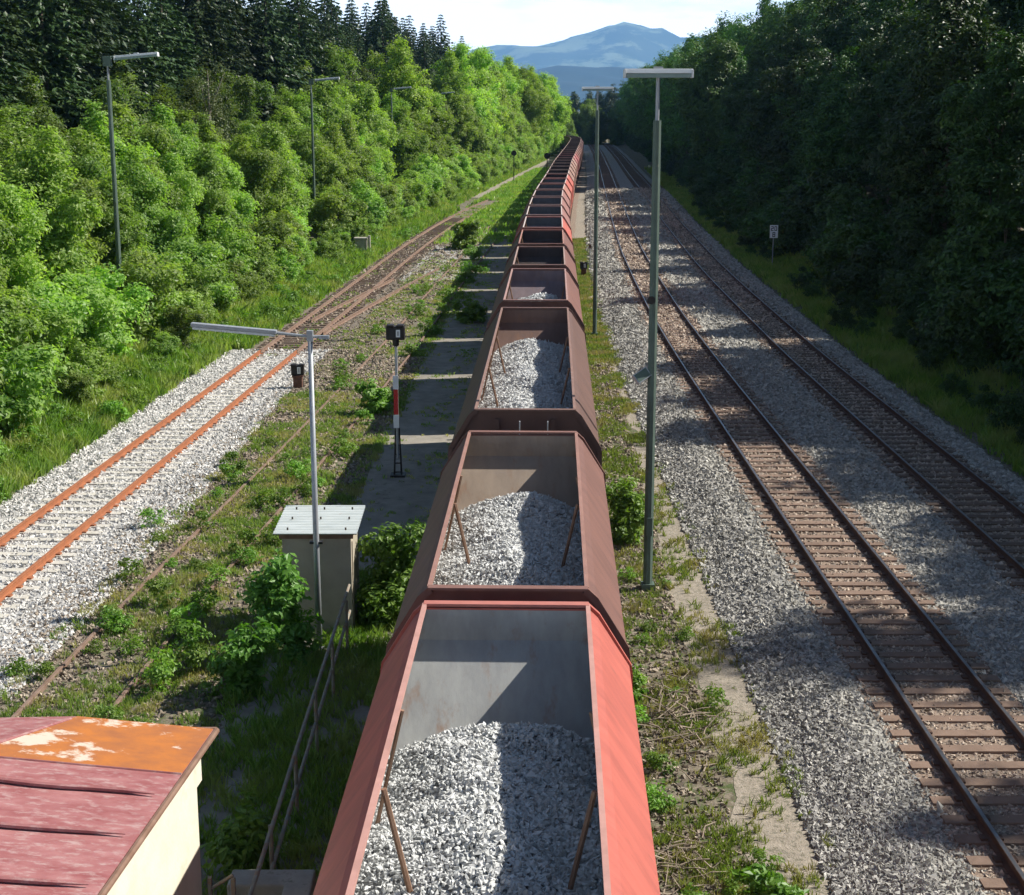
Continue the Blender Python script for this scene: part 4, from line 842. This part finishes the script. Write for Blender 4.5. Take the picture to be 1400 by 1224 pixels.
# grass ---------------------------------------------------------------
def grass(name, P, hgt, m, seed, blades=7, spread=.09, wid=.012):
    r = np.random.default_rng(seed); n = len(P) * blades; p = np.repeat(P, blades, 0); hh = np.repeat(hgt, blades) * (.5 + .7 * r.random(n)); sc_ = np.repeat(np.clip(P[:, 1] / 30, .8, 5), blades)
    a = r.random(n) * 6.283; sp = spread * sc_ * r.random(n); p = p + np.stack([np.cos(a) * sp, np.sin(a) * sp, np.zeros(n)], -1)
    ln = r.normal(0, .35, (n, 2)) * hh[:, None]; wv = (wid * sc_ * (.6 + .8 * r.random(n)))[:, None]; t = r.random(n) * 3.14159; w3 = np.stack([np.cos(t), np.sin(t), 0 * t], -1) * wv
    mid = p + np.stack([ln[:, 0] * .35, ln[:, 1] * .35, hh * .55], -1); tip = p + np.stack([ln[:, 0], ln[:, 1], hh], -1)
    V = np.stack([p - w3, p + w3, mid + w3 * .9, tip, mid - w3 * .9], 1); k = (np.arange(n) * 5)[:, None]
    F = k + np.array([[0, 1, 2, 3, 4]]); return np_mesh(name, V.reshape(-1, 3), F, m)
def gpts(n, y0, y1, fl, fr, seed, bias=1.5, mask=None):
    P = scatter(n, y0, y1, fl, fr, seed, bias, -.01); P = P[np.abs(P[:, 0]) < .36 * P[:, 1] + 2.5]
    if mask is not None: P = P[mask(P[:, 0], P[:, 1], np.random.default_rng(seed + 5).random(len(P)))]
    return P
def patch(x, y): return .5 + .25 * np.sin(x * 1.7 + 1.1 * np.sin(y * .9)) + .2 * np.sin(y * 1.1 + x * .6) + .18 * np.sin(x * 4.1 - y * 2.3) + .1 * np.sin(y * 5.1 + x * 3)
P = gpts(22000, 32, 300, lambda y: EL(y) - 2.0, lambda y: np.where(y < 62, XC(y) - 2.15, XC(y) - 1.5) * (y < 150) + (y >= 150) * (EL(y) + 1.0), 61, 1.7)
tag(grass('grass', P, .26 + .34 * np.random.default_rng(1).random(len(P)), M['grass'], 1), 'bright tall grass on the bank between the left hedge and the rails', 'grass', kind='stuff')
P = gpts(13000, 30, 260, lambda y: ER(y) - .75, lambda y: ER(y) + 3.0, 62, 1.6)
tag(grass('grass', P, .3 + .25 * np.random.default_rng(2).random(len(P)), M['grass'], 2), 'shaded grass on the bank below the right forest', 'grass', kind='stuff')
P = gpts(40000, 17, 100, lambda y: XC(y) + 2.6 - 0.6 * sm(30, 60, y), lambda y: -4.2 + .028 * (y - 30), 63, 1.5, lambda x, y, r: r < np.clip(1.8 * patch(x, y) - .30, .06, 1) * np.where(y > 55, .45, 1))
tag(grass('grass', P, (.05 + .13 * np.random.default_rng(3).random(len(P))) * np.where(P[:, 1] > 52, .55, 1), M['grass_dry'], 3, 7, .08, .010), 'patchy weeds and grass covering the ground around the overgrown track', 'grass', kind='stuff')
P = gpts(21000, 14.5, 120, lambda y: XT(y) + 1.65, lambda y: XA(y) - 2.9, 64, 1.6, lambda x, y, r: r < np.clip(1.8 * patch(x * 1.3, y * 1.2) - .22 - .62 * sm(2.9, 3.5, x) * (y < 60), .05, 1))
tag(grass('grass', P, .05 + .13 * np.random.default_rng(4).random(len(P)), M['grass_dry'], 4, 8, .08, .010), 'low weeds and grass along the right side of the train', 'grass', kind='stuff')
P = gpts(9000, 16, 40, lambda y: XC(y) * 0 - 4.9, lambda y: y * 0 - 2.2, 65, 1.0, lambda x, y, r: (r < np.clip(1.5 * patch(x, y) - .1, .2, 1)) & ~((x > -4.4) & (y > 27.2) & (y < 28.7) & (x < -3)) & (y < 31))
tag(grass('grass', P, .10 + .22 * np.random.default_rng(5).random(len(P)), M['grass'], 5, 8, .08, .010), 'long shaded grass around the railing between shed and building', 'grass', kind='stuff')
P = gpts(5200, 30, 120, lambda y: -4.6 + .028 * (y - 30), lambda y: XT(y) - 1.7, 68, 1.4, lambda x, y, r: r < np.clip(1.6 * patch(x * 1.4, y * .9) - .7 + .5 * (x < -4.0 + .028 * (y - 30)), .02, 1))
tag(grass('grass', P, .04 + .10 * np.random.default_rng(8).random(len(P)), M['grass_dry'], 8, 7, .08, .010), 'thin weeds sprouting from the shaded paved strip left of the train', 'grass', kind='stuff')
P = gpts(5000, 60, 160, lambda y: XC(y) - 1.5, lambda y: XD(y) + 1.5, 66, 1.2, lambda x, y, r: (r < np.clip(2.2 * patch(x * .7, y * .5) - 1.0, .02, .6)))
tag(grass('grass', P, .07 + .08 * np.random.default_rng(6).random(len(P)), M['grass'], 6), 'grass tufts between the old brown rails beyond the pale gravel', 'grass', kind='stuff')
P = gpts(6500, 112, 250, lambda y: EL(y) + 2.7, lambda y: XT(y) - 2.2, 67, 1.1, lambda x, y, r: ((np.abs(x - XC(y)) > 1.2) | (y > 165)) & ((y > 135) | (x < XC(y)) | (r < .35)))
tag(grass('grass', P, .3 + .2 * np.random.default_rng(7).random(len(P)), M['grass'], 7), 'yellow green grass between the far train and the hedge path', 'grass', kind='stuff')

# ------------------------------------------------------------------ mountains
def ridge(name, prof, D, depth, m, seed, amp):
    """prof: (pixel x, elevation in degrees) of the skyline turned into real heights at distance D"""
    xs = np.array([(p[0] - 700) / 2050 * D * .985 for p in prof]); hs = np.array([D * math.tan(R(p[1])) for p in prof])
    gxx = np.linspace(xs[0], xs[-1], 260); gd = np.linspace(-1, 1, 60); X, T_ = np.meshgrid(gxx, gd); r = np.random.default_rng(seed)
    top = np.interp(gxx, xs, hs)[None] * np.ones_like(X); n = np.zeros_like(X)
    for k in range(7):
        f = 2 ** k / (depth * 1.6); a = r.random() * 6.28; n += np.sin(2 * math.pi * f * (X * math.cos(a) + T_ * depth * math.sin(a)) + r.random() * 6 + 1.5 * np.sin(2 * math.pi * f * .7 * X)) / 1.8 ** k
    fall = np.clip(1 - np.abs(T_) ** 1.25, 0, 1)
    Zm = top * fall + amp * n * (1 - .68 * np.exp(-(T_ * 6) ** 2)) * fall * 1.2 - 5
    Yv = D + T_ * depth
    i = np.arange(X.size).reshape(X.shape); F = np.stack([i[:-1, :-1], i[:-1, 1:], i[1:, 1:], i[1:, :-1]], -1).reshape(-1, 4)
    o = np_mesh(name, np.stack([X, Yv, Zm], -1).reshape(-1, 3), F, m); tag(o, kind='structure')
    o.data.polygons.foreach_set('use_smooth', np.ones(len(F), bool)); return o
def el(y): return math.degrees(math.atan((612 - y) / 2050)) - 12.75
far = [(-2600, 120), (-1500, 70), (-200, 85), (300, 75), (560, 72), (640, 64), (672, 58), (705, 58), (735, 57), (760, 54), (785, 51), (800, 48), (812, 43), (826, 38), (840, 33), (850, 31.5), (862, 34), (878, 37), (893, 41), (915, 50), (950, 60), (1050, 50), (1400, 70), (2400, 60), (3600, 120)]
near = [(-1200, 120), (200, 110), (560, 104), (690, 98), (735, 92), (755, 86), (775, 84), (800, 83.5), (830, 84.5), (860, 87), (890, 90), (960, 86), (1300, 95), (2400, 120)]
ridge('mountains', [(a, el(y)) for a, y in far], 14000, 2600, M['mountain'], 5, 110)
ridge('hills', [(a, el(y)) for a, y in near], 7500, 1300, M['hill'], 9, 25)

# ------------------------------------------------------------------ air
me = bpy.data.meshes.new('haze'); x0, x1, y0, y1, z0, z1 = -17000, 17000, -1800, 17500, -3, 1150
me.from_pydata([(x0, y0, z0), (x1, y0, z0), (x1, y1, z0), (x0, y1, z0), (x0, y0, z1), (x1, y0, z1), (x1, y1, z1), (x0, y1, z1)], [], [(0, 3, 2, 1), (4, 5, 6, 7), (0, 1, 5, 4), (1, 2, 6, 5), (2, 3, 7, 6), (3, 0, 4, 7)])
hz = bpy.data.objects.new('haze', me); COL.objects.link(hz); m, t_ = new_mat('haze'); o_ = N(t_, 'ShaderNodeOutputMaterial'); v_ = N(t_, 'ShaderNodeVolumePrincipled')
v_.inputs['Color'].default_value = (.25, .54, 1.0, 1); v_.inputs['Density'].default_value = 0.00007; t_.links.new(v_.outputs[0], o_.inputs['Volume']); me.materials.append(m); hz['kind'] = 'stuff'
